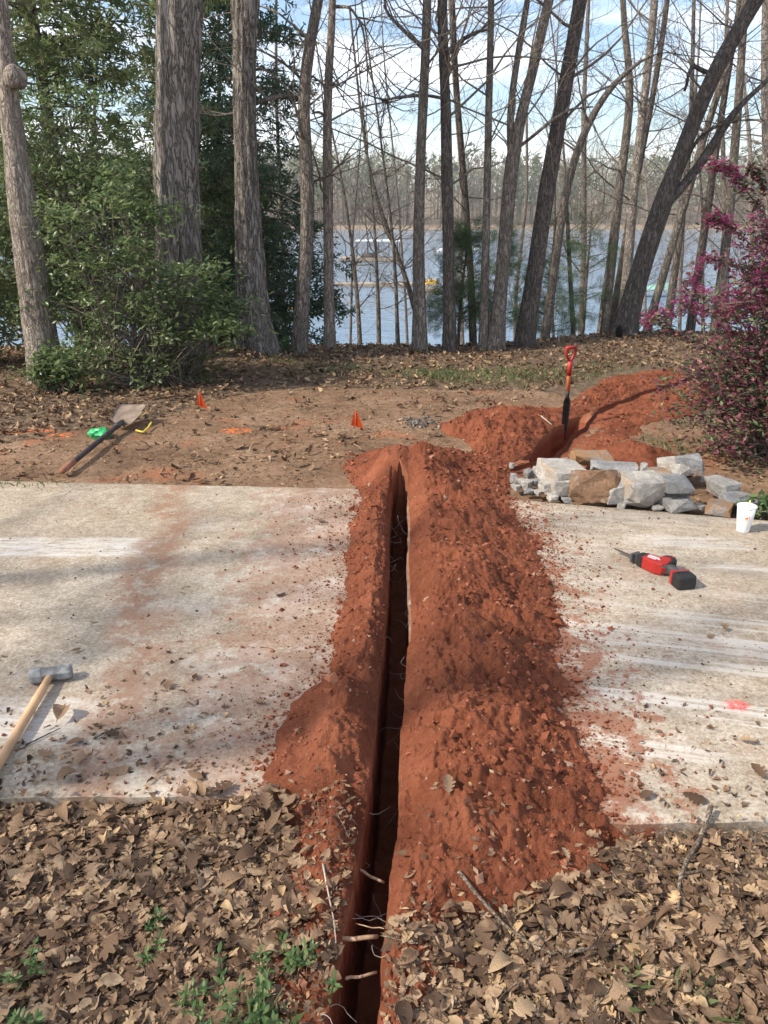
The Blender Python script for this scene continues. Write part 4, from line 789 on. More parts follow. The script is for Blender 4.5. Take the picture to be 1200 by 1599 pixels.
for k, (px, py, s, t) in enumerate([(700, 1300 - 52, .07, 6), (635, 1308, .06, 4), (662, 1318, .045, 5), (640, 1338, .04, 4), (888, 1305, .04, 6), (908, 1288, .035, 4), (680, 1570, .105, 4)]):
    q = P(px, py, 0.08); zz_ = float(surf(q[0], q[1])) + s * .2 + .008; o = leaf_obj(t, rotm(np.array([k * 1.7]), np.array([.25]), np.array([.2]))[0], (q[0], q[1], zz_), s, None)
    tag(o, 'dry leaf on the broad red soil heap' if k < 6 else 'large tan leaf beside the near end of the trench', 'leaf', 'leaves on the soil heap' if k < 6 else None)

# ------------------------------------------------------------------ shrubs and evergreens
def shrub(label, cat, base, ells, nclump, per, size, temps, mat, seed, stems=14, clr=0.16, name='shrub', flower=None, group=None, flat=0.5, stemw=.10):
    """ells: ((cx,cy,cz,rx,ry,rz,weight),...) relative to the base; leaf sprays at the ends of curved stems"""
    r = np.random.default_rng(seed); gz = float(terr(base[0], base[1])); root = thing(name, label, cat, (base[0], base[1], gz), group); wts = np.array([e[6] for e in ells], float); wts /= wts.sum()
    C = []
    for _ in range(nclump):
        e = ells[r.choice(len(ells), p=wts)]; v = r.normal(0, 1, 3); v /= np.linalg.norm(v); v *= r.random() ** 0.42
        q = np.array([e[0] + v[0] * e[3], e[1] + v[1] * e[4], e[2] + v[2] * e[5]]); q[2] = max(q[2], 0.05); C.append(q)
    C = np.array(C); tb = Tubes()
    order = np.argsort(C[:, 2])
    for j, i in enumerate(order):
        b0 = np.array([r.normal(0, stemw), r.normal(0, .08), -0.05]) if j % 3 else C[order[max(0, j - r.integers(1, 25))]] * np.array([.8, .8, .8])
        mid = 0.5 * (b0 + C[i]) + r.normal(0, .10, 3) + np.array([0, 0, .08]); t = np.linspace(0, 1, 7)[:, None]
        path = b0 * (1 - t) ** 2 + 2 * mid * t * (1 - t) + C[i] * t ** 2; tb.add(path, np.linspace(0.010 if j % 3 else .005, .002, 7), 3)
    tag(link('stems', tb.mesh('stems'), M['twig_bark'], root), kind='stuff')
    n = nclump * per; ci = np.repeat(np.arange(nclump), per); cs = r.uniform(.6, 1.25, nclump)[ci] * clr
    v = r.normal(0, .55, (n, 3)); v[:, 2] *= flat; pos = C[ci] + v * cs[:, None]; pos[:, 2] = np.maximum(pos[:, 2], .02)
    Mx = rotm(r.uniform(0, 6.28, n), r.normal(0.15, .45, n), r.normal(0, .45, n))
    V, Fs = instance(temps, Mx, pos, r.uniform(.7, 1.25, n) * size)
    tag(link('foliage', mesh_np('foliage', V, Fs), M[mat], root), kind='stuff')
    return root, C, r
holly_t = [leaf_temp([(0, .02), (.45, .21), (1, .015)], .5, .25), leaf_temp([(0, .01), (.3, .17), (.68, .16), (1, .01)], -.4, -.25, .4)]
b = P(225, 612)
sb = np.array([b[0], 7.85, float(terr(b[0], 7.85))]); ells_ = []
for (px_, py_, r_, w_) in ((105, 345, .26, 1), (185, 300, .24, .8), (150, 420, .30, 1.2), (225, 395, .26, 1), (305, 425, .28, 1), (340, 480, .26, 1.2), (255, 490, .34, 1.6), (165, 500, .32, 1.4), (118, 565, .26, 1), (205, 575, .30, 1.3), (290, 560, .26, 1), (350, 515, .2, .7), (90, 470, .24, .7), (240, 330, .2, .5)):
    q_ = PY(px_, py_, 7.85 + .25 * math.sin(px_))[0] - sb; ells_.append((q_[0], q_[1], q_[2], r_ * 1.25, r_ * 1.3, r_, w_))
shrub('dense glossy green shrub spreading in front of the thickest oak', 'shrub', (b[0], 7.85), ells_, 250, 30, .070, holly_t, 'holly_green', 301, clr=.19, stemw=.22)
shrub('tall loose evergreen shrub with bare thin stems behind the glossy shrub', 'shrub', (-3.25, 8.9), ((-.1, 0, 2.0, .75, .4, .9, 3), (.3, 0, 1.5, .8, .5, .8, 2), (-.5, 0, 1.4, .5, .4, .8, 1)), 250, 26, .070, holly_t, 'holly_green', 302, clr=.22)
shrub('small clump of glossy leaves at the foot of the burled trunk', 'shrub', P(88, 612)[:2], ((0, 0, .22, .26, .2, .20, 1),), 42, 22, .075, holly_t, 'holly_green', 303, clr=.11)
shrub('evergreen shrub half hidden behind the burled trunk', 'shrub', (-5.0, 8.7), ((0, 0, 1.0, .8, .6, .9, 2), (-.4, 0, 2.0, .8, .6, .9, 2), (.1, .2, .3, .6, .3, .3, .6)), 240, 32, .07, holly_t, 'holly_green', 304, clr=.22)
shrub('low sprig of green leaves near the second oak', 'shrub', P(437, 552)[:2], ((0, 0, .10, .17, .12, .10, 1),), 22, 16, .06, holly_t, 'fresh_green', 305, clr=.08)
shrub('low leafy shoots by the foot of the leaning hollow tree', 'shrub', P(1000, 512)[:2], ((0, 0, .22, .35, .2, .18, 1),), 24, 12, .06, holly_t, 'holly_green', 306, clr=.12)
# feathery evergreens
def spray_temp(n, wd, droop, ang):
    V, F_ = [], []
    def blade(p, d, L):
        s = np.array([-d[1], d[0], 0]) * wd; k = len(V); p = np.array(p)
        q = p + np.array(d) * L; q[2] -= droop * L; V.extend([tuple(p), tuple(0.5 * p + .5 * q + s), tuple(q), tuple(0.5 * p + .5 * q - s)]); F_.append((k, k + 1, k + 2, k + 3))
    blade((0, 0, 0), (0, 1, 0), 1.0)
    for i in range(n):
        t = .15 + .7 * i / max(1, n - 1)
        for sg in (-1, 1): blade((0, t, -droop * t * .8), (sg * math.sin(ang), math.cos(ang), 0.0), .52 * (1.15 - t))
    return np.array(V), np.array(F_)
def fix(t):
    v, f = t; tri = []
    for a in f:
        tri.append((a[0], a[1], a[2]))
        if a[3] != a[2]: tri.append((a[0], a[2], a[3]))
    return v, np.array(tri)
cedar_t = [fix(spray_temp(3, .062, .10, .7)), fix(spray_temp(2, .06, .35, .9))]
pine_t = [fix(spray_temp(4, .017, .1, .55)), fix(spray_temp(5, .015, .3, .8))]
def conifer(label, x, y, H, Rm, seed, mat, temps, nb=90, per=60, size=.2, z0=.25, droop=.12, name='cedar', base_r=.10, shape=.6, up=.25):
    r = np.random.default_rng(seed); gz = float(terr(x, y)); root = thing(name, label, 'tree', (x, y, gz)); tb = Tubes()
    tp = wander((0, 0, -.15), (0, 0, 1), H, 10, .02, .02, r); tb2 = Tubes(); tb2.add(tp, np.linspace(base_r, .012, 11), 10); link('trunk', tb2.mesh('trunk'), M['grey_bark'], root)
    P_, D_ = [], []
    for k in range(nb):
        z = z0 + (H - z0) * (r.random() ** 1.15); f = (1 - z / H); L = Rm * (f ** shape) * r.uniform(.65, 1.12) + .08; az = r.uniform(0, 6.28)
        d = np.array([math.cos(az), math.sin(az), up]); path = wander((np.interp(z, tp[:, 2], tp[:, 0]), np.interp(z, tp[:, 2], tp[:, 1]), z), d, L, 6, .07, -droop, r)
        tb.add(path, np.linspace(.004 + .009 * L, .002, 7), 4)
        n = max(6, int(per * (L / Rm))); t = r.uniform(.12, 1.0, n) ** .8 * 6; i = np.minimum(t.astype(int), 5); fr = (t - i)[:, None]
        q = path[i] * (1 - fr) + path[i + 1] * fr; sp = .16 * L * (1.15 - t / 6)[:, None] + .03
        P_.append(q + r.normal(0, 1, (n, 3)) * sp * np.array([1, 1, .45])); a = az + r.normal(0, .8, n); D_.append(a)
    tag(link('branches', tb.mesh('branches'), M['twig_bark'], root), kind='stuff'); P_ = np.concatenate(P_); a = np.concatenate(D_); n = len(P_)
    Mx = rotm(a - math.pi / 2, r.normal(-.05, .6, n), r.normal(0, 1.0, n)); V, Fs = instance(temps, Mx, P_, r.uniform(.65, 1.3, n) * size)
    tag(link('foliage', mesh_np('foliage', V, Fs, False), M[mat], root), kind='stuff'); return root
conifer('tall feathery cedar filling the gap between burled trunk and thickest oak', -3.95, 10.3, 8.5, 1.55, 401, 'cedar_green', cedar_t, 250, 40, .23, .5, .07)
conifer('second tall cedar close behind the thickest oak', -2.95, 12.6, 8.0, 1.5, 402, 'cedar_green', cedar_t, 140, 38, .24, .8, .07)
conifer('dark drooping hemlock behind the second oak', -1.95, 12.2, 7.0, 1.45, 403, 'hemlock_green', cedar_t, 150, 44, .22, .3, .14, 'hemlock')
conifer('dark evergreen at the side of the burled trunk, behind the shrubs', -7.2, 12.6, 8.5, 2.2, 404, 'cedar_green', cedar_t, 130, 40, .28, .4, .08)
conifer('dark hemlock deep between the two furrowed oaks', -3.3, 15.0, 8.0, 1.7, 405, 'hemlock_green', cedar_t, 190, 60, .26, .3, .12, 'hemlock')
q, s = PY(715, 545, 10.4); conifer('small bushy cedar around the straight dark trunk', q[0], 10.4, 1.6, .46, 406, 'pine_green', pine_t, 75, 36, .17, .12, .02, 'small_cedar', .025, .55, .5)
q, s = PY(765, 540, 11.4); conifer('small soft cedar behind the straight slim trunk', q[0] + .05, 11.4, 1.7, .42, 407, 'pine_green', pine_t, 50, 30, .17, .15, .02, 'small_cedar', .022, .55, .5)
q, s = PY(855, 490, 13.0); conifer('young evergreen between the dark leaning trunk and the arching tree', q[0], 13.0, 2.3, .6, 408, 'pine_green', pine_t, 50, 30, .2, .3, .05, 'small_cedar', .03, .6, .35)
q, s = PY(915, 470, 12.2); conifer('sparse young evergreen by the arching tree', q[0], 12.2, 2.1, .7, 409, 'pine_green', pine_t, 30, 26, .2, .4, .05, 'small_cedar', .03, .6, .3)
# purple-flowered bush
lor_t = [leaf_temp([(0, .05), (.45, .29), (1, .04)], .4, .2), leaf_temp([(0, .05), (.5, .27), (1, .04)], -.4, -.3, .4)]
lor_ells = ((-.1, -.1, .45, .95, .65, .48, 6), (.1, -.1, 1.0, .85, .6, .55, 4), (.35, 0, 1.62, .65, .5, .48, 4), (.75, 0, 1.2, .7, .6, .9, 3.5), (-.40, .05, .55, .45, .4, .4, 1.2), (-.55, .25, 1.05, .35, .3, .10, .5), (.05, .05, 1.62, .40, .35, .30, 2.2), (-.28, 0, 1.35, .32, .3, .38, 2.0))
lor, C, r = shrub('purple-flowered bush with dark burgundy leaves leaning over the stone pile', 'bush', (3.04, 5.45), lor_ells, 1000, 29, .042, lor_t, 'burgundy_leaf', 310, clr=.15, name='flowering_bush', flat=.7)
score = C[:, 2] * 1.2 - .45 * C[:, 0] + r.normal(0, .25, len(C)); fl = np.argsort(-score)[:420]
fc = np.repeat(C[fl], 9, 0) + r.normal(0, .065, (420 * 9, 3)); n = len(fc)
pet = []
for k in range(9):
    a = k * .7 + .2; e = .5 * math.sin(k * 2.3); d = np.array([math.cos(a) * math.cos(e), math.sin(a) * math.cos(e), math.sin(e)]); s_ = np.cross(d, [0.1, .2, 1]); s_ /= np.linalg.norm(s_)
    pet.append((d, s_))
pv, pf = [], []
for k, (d, s_) in enumerate(pet): pv += [s_ * -.05, d * .6 + s_ * .12 + np.array([0, 0, .1]), d + np.array([0, 0, -.15]), d * .6 - s_ * .12 + np.array([0, 0, .1])]; pf += [(4 * k, 4 * k + 1, 4 * k + 2), (4 * k, 4 * k + 2, 4 * k + 3)]
V, Fs = instance([(np.array(pv), np.array(pf))], rotm(r.uniform(0, 6.28, n), r.normal(0, .6, n), r.normal(0, .6, n)), fc, r.uniform(.018, .032, n)); tag(link('flowers', mesh_np('flowers', V, Fs, False), M['pink_petal'], lor), kind='stuff')
# arching sprays of the bush
tb = Tubes(); LP, FP = [], []
for pts in ([(1180, 470, 5.2), (1090, 480, 5.15), (1025, 492, 5.1), (1012, 500, 5.1)], [(1170, 420, 5.3), (1100, 400, 5.2), (1060, 470, 5.1)], [(1190, 330, 5.4), (1160, 290, 5.3), (1140, 262, 5.3), (1110, 258, 5.3)], [(1195, 300, 5.3), (1185, 270, 5.3), (1172, 262, 5.3)], [(1195, 400, 5.2), (1130, 345, 5.2), (1105, 342, 5.2)], [(1150, 560, 5.1), (1060, 520, 5.0), (1020, 500, 5.0)]):
    a = np.array([PY(*p_)[0] for p_ in pts]); t = np.linspace(0, len(a) - 1, 16); q = np.stack([np.interp(t, np.arange(len(a)), a[:, k]) for k in range(3)], -1) - np.array(lor.location); q[1:-1] = (q[:-2] + q[2:] + 2 * q[1:-1]) / 4
    tb.add(q, np.linspace(.006, .0018, 16), 5); LP.append(np.repeat(q, 14, 0) + r.normal(0, .022, (16 * 14, 3))); FP.append(np.repeat(q[5:], 7, 0) + r.normal(0, .022, (11 * 7, 3)))
tag(link('sprays', tb.mesh('sprays'), M['twig_bark'], lor), kind='stuff'); LP = np.concatenate(LP); FP = np.concatenate(FP[:3] + FP[4:5]); n = len(LP)
V, Fs = instance(lor_t, rotm(r.uniform(0, 6.28, n), r.normal(0, .5, n), r.normal(0, .5, n)), LP, r.uniform(.026, .042, n)); tag(link('foliage', mesh_np('foliage', V, Fs), M['burgundy_leaf'], lor), kind='stuff'); n = len(FP)
V, Fs = instance([(np.array(pv), np.array(pf))], rotm(r.uniform(0, 6.28, n), r.normal(0, .6, n), r.normal(0, .6, n)), FP, r.uniform(.016, .028, n)); tag(link('flowers', mesh_np('flowers', V, Fs, False), M['pink_petal'], lor), kind='stuff')
shrub('bright green leafy weed behind the paper cup', 'plant', P(1190, 800)[:2], ((0, 0, .10, .16, .1, .08, 1),), 16, 14, .055, holly_t, 'fresh_green', 311, clr=.06, name='weed')
# young plants in the near leaves
def plant(px, py, h, ns, seed, label):
    r = np.random.default_rng(seed); q = P(px, py); root = thing('young_plant', label, 'plant', (q[0], q[1], float(surf(q[0], q[1]))), 'young plants in the near leaves'); tb = Tubes(); L, Dr = [], []
    for k in range(ns):
        path = wander((r.normal(0, .02), r.normal(0, .02), 0), (r.normal(0, .5), r.normal(0, .5), 1), h * r.uniform(.6, 1.1), 6, .12, .05, r); tb.add(path, np.linspace(.0022, .001, 7), 4)
        for i in range(2, 7):
            for sg in (0, 1): L.append(path[i]); Dr.append(i * 1.57 + sg * 3.14 + r.normal(0, .3))
    tag(link('stems', tb.mesh('stems'), M['fresh_green'], root), kind='stuff'); L = np.array(L); Dr = np.array(Dr); n = len(L); s = r.uniform(.016, .030, n); pos = L + np.stack([-np.sin(Dr), np.cos(Dr), .25 + 0 * Dr], -1) * (s * .5)[:, None]
    V, Fs = instance(holly_t, rotm(Dr, r.normal(.35, .2, n), r.normal(0, .3, n)), pos, s); link('leaves', mesh_np('leaves', V, Fs), M['fresh_green'], root)
yl = 'young plant with small bright green leaves growing through the brown leaves'
for k, a in enumerate([(18, 1520, .10, 4), (10, 1575, .11, 5), (40, 1595, .08, 3), (335, 1585, .11, 4), (375, 1580, .12, 5), (410, 1560, .10, 4), (455, 1505, .07, 5), (425, 1500, .07, 4), (300, 1530, .06, 2), (240, 1490, .05, 2), (235, 1425, .045, 2), (520, 1545, .11, 1), (345, 1540, .08, 3)]): plant(*a, 500 + k, yl)
# grass
def grass(label_spots, per, name='grass_tufts'):
    V, F_ = [], []; k = 0
    for (px, py, sx, sy, n, h) in label_spots:
        c = P(px, py, 0.05)
        for _ in range(int(n * .6)):
            x = c[0] + rng.normal(0, sx); y = c[1] + rng.normal(0, sy); z = float(surf(np.array(x), np.array(y))); a = rng.uniform(0, 6.28); L = h * rng.uniform(.5, 1.2); d = rng.normal(0, .45, 2) * L; wv = np.array([math.cos(a), math.sin(a)]) * .0032 * (1 + h * 6)
            V += [(x - wv[0], y - wv[1], z), (x + wv[0], y + wv[1], z), (x + d[0] * .4 + wv[0] * .7, y + d[1] * .4 + wv[1] * .7, z + L * .6), (x + d[0], y + d[1], z + L * .9)]; F_ += [(k, k + 1, k + 2), (k, k + 2, k + 3)]; k += 4
    return tag(link(name, mesh_np(name, np.array(V), [np.array(F_)], False), M['grass_green']), 'patchy grass', 'grass', None, 'stuff')
g = grass([(690, 583, .12, .10, 260, .09), (735, 585, .30, .22, 500, .07), (800, 578, .35, .25, 600, .06), (850, 582, .30, .22, 500, .06), (920, 575, .4, .3, 500, .06), (640, 578, .3, .15, 250, .06), (520, 572, .25, .2, 260, .07), (430, 566, .2, .15, 180, .06), (1050, 685, .12, .12, 120, .05),
           (1000, 1490, .05, .03, 60, .05), (1010, 1510, .04, .03, 50, .05), (1110, 1530, .04, .03, 40, .05), (1160, 1595, .06, .03, 60, .05), (410, 1590, .05, .04, 80, .08), (20, 745, .2, .05, 140, .03), (790, 1555, .03, .02, 20, .03)], 1)
for k_ in ('label', 'category'): del g[k_]

# ------------------------------------------------------------------ far shore woods
def far_wood():
    TV, TF, GV, GF = [], [], [], []; nt_ = ng = 0; r = np.random.default_rng(77)
    for k in range(1500):
        x = r.uniform(-330, 330); y0 = 322 + 26 * (float(noise2(x * 0.012, 0.0, 9)) - 0.5) - 60 * float(sstep(120, 420, abs(x))); y = y0 + 4 + abs(r.normal(0, 38)); z = float(terr(x, y)); evg = r.random() < .24 + .30 * (noise2(x * .03, 3.3, 8) > .62)
        h = r.uniform(16, 25) if not evg else r.uniform(17, 27)
        n = 80 if not evg else 70; t = r.random(n) ** .75; zz = z + h * ((.18 if not evg else .30) + (.85 if not evg else .7) * t); rad = h * (.20 if not evg else .15) * np.sqrt(np.clip(1.08 - t, 0, 1)) * r.random(n) ** .5; a = r.uniform(0, 6.28, n)
        c = np.stack([x + rad * np.cos(a), y + rad * np.sin(a), zz], -1)
        if not evg:
            d = np.stack([np.cos(a) * .6, np.sin(a) * .6, np.ones(n)], -1) + r.normal(0, .3, (n, 3)); L = r.uniform(1.0, 3.4, n)[:, None]; wv = r.normal(0, 1, (n, 3)); wv[:, 2] *= .2; wv *= .10
        else:
            d = r.normal(0, 1, (n, 3)) * np.array([1, 1, .6]); L = r.uniform(.7, 1.6, n)[:, None]; wv = r.normal(0, .5, (n, 3))
        v = np.stack([c - wv, c + wv, c + d * L], 1).reshape(-1, 3); f = np.arange(3 * n).reshape(-1, 3)
        q = np.array([(x - .22, y, z - 1), (x + .22, y, z - 1), (x + .12, y, z + h * .8), (x - .12, y, z + h * .8), (x, y - .22, z - 1), (x, y + .22, z - 1), (x, y + .12, z + h * .8), (x, y - .12, z + h * .8)])
        TV.append(q); TF.append(np.array([(0, 1, 2), (0, 2, 3), (4, 5, 6), (4, 6, 7)]) + nt_); nt_ += 8
        if evg: GV.append(v); GF.append(f + ng); ng += len(v)
        else: TV.append(v); TF.append(f + nt_); nt_ += len(v)
    tag(link('far_bare_wood', mesh_np('far_bare_wood', np.concatenate(TV), [np.concatenate(TF)], False), M['far_twigs']), kind='stuff')
    tag(link('far_evergreen_wood', mesh_np('far_evergreen_wood', np.concatenate(GV), [np.concatenate(GF)], False), M['far_green']), kind='stuff')
far_wood()

# ================================================================== made things
def box(bm, c, s, bevel=0.0, mat=None):
    g_ = bmesh.ops.create_cube(bm, size=1.0); vs_ = g_['verts']; bmesh.ops.scale(bm, verts=vs_, vec=s); bmesh.ops.translate(bm, verts=vs_, vec=c)
    if mat is not None: bmesh.ops.transform(bm, verts=vs_, matrix=mat)
    if bevel: bmesh.ops.bevel(bm, geom=list({e for v in vs_ for e in v.link_edges}), offset=bevel, segments=2, affect='EDGES', profile=.6)
def prism(bm, poly, z0, z1, bevel=0.0):
    vs_ = [bm.verts.new((x, y, z0)) for x, y in poly]; f = bm.faces.new(vs_); ex_ = bmesh.ops.extrude_face_region(bm, geom=[f]); up = [v for v in ex_['geom'] if isinstance(v, bmesh.types.BMVert)]
    bmesh.ops.translate(bm, verts=up, vec=(0, 0, z1 - z0)); allv = vs_ + up
    if bevel: bmesh.ops.bevel(bm, geom=list({e for v in allv for e in v.link_edges}), offset=bevel, segments=2, affect='EDGES', profile=.6)
def tube(path, rad, sides=12): t = Tubes(); t.add(path, rad, sides); return t
def tube_obj(name, path, rad, mat, parent, sides=12):
    """closed tube"""
    path = np.asarray(path, float); rad = np.broadcast_to(np.asarray(rad, float), (len(path),)); d0 = path[0] - path[1]; d1 = path[-1] - path[-2]
    path = np.concatenate([[path[0] + d0 * 1e-3], path, [path[-1] + d1 * 1e-3]]); rad = np.concatenate([[rad[0] * .02], rad, [rad[-1] * .02]])
    return link(name, tube(path, rad, sides).mesh(name), M[mat] if isinstance(mat, str) else mat, parent)
def lathe(bm, prof, seg=36):
    rings = [[bm.verts.new((r_ * math.cos(2 * math.pi * k / seg), r_ * math.sin(2 * math.pi * k / seg), z_)) for k in range(seg)] for r_, z_ in prof]
    for a, b_ in zip(rings, rings[1:]):
        for k in range(seg): bm.faces.new((a[k], a[(k + 1) % seg], b_[(k + 1) % seg], b_[k]))
    bm.faces.new(rings[0][::-1]); bm.faces.new(rings[-1])

# sledgehammer on the left slab
hp, he = P(82, 1063), P(-38, 1262); ang = math.atan2(he[1] - hp[1], he[0] - hp[0])
sl = thing('sledgehammer', 'sledgehammer with wooden handle and scuffed grey steel head lying on the concrete', 'hammer', (hp[0], hp[1], 0.0), rot=(0, 0, ang))
bm = bmesh.new(); hw = .030
rings = []
for x_, k in ((-.076, .80), (-.070, .95), (-.062, 1.0), (-.034, 1.0), (-.026, .90), (.026, .90), (.034, 1.0), (.062, 1.0), (.070, .95), (.076, .80)):
    rings.append([bm.verts.new((hw * k * 1.03 * math.cos(a_), x_, hw + .001 + hw * k * 1.03 * math.sin(a_))) for a_ in [math.pi / 8 + j * math.pi / 4 for j in range(8)]])
for a_, b_ in zip(rings, rings[1:]):
    for j in range(8): bm.faces.new((a_[j], a_[(j + 1) % 8], b_[(j + 1) % 8], b_[j]))
bm.faces.new(rings[0]); bm.faces.new(rings[-1][::-1]); o = bm_obj('head', bm, M['hammer_steel'], sl); o.rotation_euler = (0, 0, 0.22)
tt = np.linspace(0, 1, 14); path = np.stack([-.034 + .86 * tt, 0.004 * np.sin(tt * 3), .031 - .013 * tt], -1); o = tube_obj('handle', path, np.interp(tt, [0, .08, .2, .6, .92, 1], [.0125, .0130, .0165, .0160, .0175, .0165]), 'hickory', sl, 14)

# long shovel on the earth at the left
a_, b_ = P(97, 732, .03), P(186, 671, .03); dv = b_ - a_; Ls = np.linalg.norm(dv[:2]); ang = math.atan2(dv[1], dv[0])
sh = thing('square_shovel', 'long-handled square shovel with worn dark handle lying on the trodden earth', 'shovel', (a_[0], a_[1], float(terr(a_[0], a_[1])) + .03), rot=(0, 0, ang))
tt = np.linspace(0, 1, 12); path = np.stack([Ls * tt, 0 * tt, .022 + .055 * tt], -1)
tube_obj('grip', path[:3], .0215, 'red_wood', sh); tube_obj('handle', path[2:], .0195, 'worn_handle', sh); tube_obj('socket', np.array([(Ls * .95, 0, .075), (Ls + .05, .0, .082), (Ls + .10, 0, .082)]), [.023, .022, .016], 'spade_steel', sh)
bm = bmesh.new(); nx_, ny_ = 9, 9; gv = []
for i in range(nx_):
    for j in range(ny_):
        u = i / (nx_ - 1); v = j / (ny_ - 1) * 2 - 1; wd = .115 * (.80 + .2 * min(1, u * 2.5)); x_ = Ls + .06 + .30 * u; z_ = .060 + .10 * u + .022 * abs(v) ** 2.5 * (1 - .5 * u)
        gv.append(bm.verts.new((x_, wd * v, z_)))
for i in range(nx_ - 1):
    for j in range(ny_ - 1): bm.faces.new((gv[i * ny_ + j], gv[(i + 1) * ny_ + j], gv[(i + 1) * ny_ + j + 1], gv[i * ny_ + j + 1]))
bmesh.ops.solidify(bm, geom=bm.faces[:], thickness=.003); o = bm_obj('blade', bm, M['rusty_pan'], sh, True); o.rotation_euler = (0, 0, 0)
# green crumpled bottle and yellow strip beside it
q = P(156, 676, .04); bm = bmesh.new(); bmesh.ops.create_icosphere(bm, subdivisions=3, radius=1.0)
for v in bm.verts:
    f_ = .75 + .55 * float(noise3(v.co.x * 2.2, v.co.y * 2.2, v.co.z * 2.2, 13)); v.co = Vector((v.co.x * .085 * f_, v.co.y * .055 * f_, v.co.z * .045 * f_))
tag(bm_obj('plastic_bag', bm, M['green_plastic'], None, False, (q[0], q[1], float(terr(q[0], q[1])) + .035)), 'crumpled bright green plastic lump lying by the shovel handle', 'plastic bag')
q0 = [P(213, 672, .02), P(224, 675, .02), P(232, 668, .03), P(237, 661, .04)]; q0 = np.array(q0); q0[:, 2] += terr(q0[:, 0], q0[:, 1]); tsm = np.linspace(0, 3, 13)
yo = tube_obj('yellow_tie', np.stack([np.interp(tsm, range(4), q0[:, k]) for k in range(3)], -1), .008, 'yellow_plastic', None, 8); tag(yo, 'short bent yellow strip at the corner of the square shovel blade', 'strip')

# trenching spade standing in the second trench
bt = P(881, 690, -.16); tp, s_ = PY(877, 540, bt[1]); zt = tp[2]
sp = thing('trenching_spade', 'narrow trenching spade with red handle grip standing upright in the trench', 'spade', (bt[0], bt[1], bt[2]), rot=(0, R(-1.0), R(35))); Hs = zt - bt[2]
tube_obj('shaft', [(0, 0, .36), (0, 0, Hs * .55)], .0155, 'tool_black', sp); sh_ = tube_obj('upper_shaft', [(0, 0, Hs * .545), (0, 0, Hs - .15)], .0168, 'fibre_orange', sp); tube_obj('band', [(0, 0, Hs * .72), (0, 0, Hs * .76)], .0176, 'cup_white', sp)
tube_obj('ferrule', [(0, 0, Hs - .24), (0, 0, Hs - .115)], [.0185, .0200], 'tool_red', sp)
tt = np.linspace(-1, 1, 21); yk = np.stack([.052 * np.sign(tt) * np.minimum(1, np.abs(tt) * 2.2) ** .8, 0 * tt, Hs - .13 + .115 * np.clip(1 - (1 - np.abs(tt)) ** 1.5, 0, 1)], -1)
tube_obj('yoke', yk, .0115, 'tool_red', sp, 10); tube_obj('grip', [(-.056, 0, Hs - .012), (.056, 0, Hs - .012)], .0145, 'tool_red', sp)
bm = bmesh.new(); gv = []; nx_, ny_ = 14, 9
for i in range(nx_):
    for j in range(ny_):
        u = i / (nx_ - 1); v = j / (ny_ - 1) * 2 - 1; wd = .043 * (1 - .35 * u ** 2.5) * min(1, .55 + u * 6); gv.append(bm.verts.new((wd * v, .020 * (1 - v * v) * (1 - .4 * u) + .01 * u, .38 - .40 * u + .03 * abs(v) * (u > .9))))
for i in range(nx_ - 1):
    for j in range(ny_ - 1): bm.faces.new((gv[i * ny_ + j], gv[(i + 1) * ny_ + j], gv[(i + 1) * ny_ + j + 1], gv[i * ny_ + j + 1]))
bmesh.ops.solidify(bm, geom=bm.faces[:], thickness=.0025); bm_obj('blade', bm, M['spade_steel'], sp, True)

# marker flags
for px, py, lb, tw_ in ((313, 643, 'orange marker flag folded narrow, in the leaves before the thickest oak', .4), (555, 672, 'orange marker flag hanging on its wire in the bare trodden earth', -.5)):
    q = P(px, py, .02); fo = thing('marker_flag', lb, 'marker flag', (q[0], q[1], float(terr(q[0], q[1]))), 'orange marker flags'); tube_obj('wire', [(0, 0, -.05), (0.004, 0, .200)], .0016, 'wire', fo, 6)
    bm = bmesh.new(); rowsf = []
    for i in range(7):
        u = i / 6; rowsf.append([bm.verts.new((.004 + (.110 * v) * (.12 + .88 * u) * (1 if tw_ < 0 else .8), .006 * math.sin(v * 3 + u) * u, .200 - .140 * u - .03 * v * u)) for v in (np.linspace(-.35, .65, 6) if tw_ > 0 else np.linspace(-.35, .55, 6))])
    for a_, b_ in zip(rowsf, rowsf[1:]):
        for j in range(5): bm.faces.new((a_[j], a_[j + 1], b_[j + 1], b_[j]))
    bmesh.ops.solidify(bm, geom=bm.faces[:], thickness=.0008); bm_obj('flag', bm, M['flag_orange'], fo)

# reciprocating saw on the right slab
a_, b_ = P(958, 864), P(1078, 917); dv = b_ - a_; ang = math.atan2(dv[1], dv[0]); Lw = np.linalg.norm(dv[:2])
sw = thing('reciprocating_saw', 'red and black cordless reciprocating saw lying on its side on the concrete', 'saw', (a_[0], a_[1], 0), rot=(0, 0, ang)); k = Lw / .50
def SP(pts): return [(x * k, y * k) for x, y in pts]
bm = bmesh.new(); prism(bm, SP([(0, -.003), (.006, .008), (.165, .014), (.165, -.012)]), .026, .029); bm_obj('saw_blade', bm, M['blade_steel'], sw)
bm = bmesh.new(); prism(bm, SP([(.135, -.030), (.150, -.034), (.158, -.012), (.175, -.010), (.175, .018), (.158, .018), (.150, .034), (.138, .030)]), .010, .056, .003); bm_obj('shoe', bm, M['tool_grey'], sw)
bm = bmesh.new(); prism(bm, SP([(.172, -.024), (.205, -.034), (.216, -.034), (.216, .040), (.205, .040), (.172, .026)]), .004, .064, .006); bm_obj('nose_collar', bm, M['tool_black'], sw)
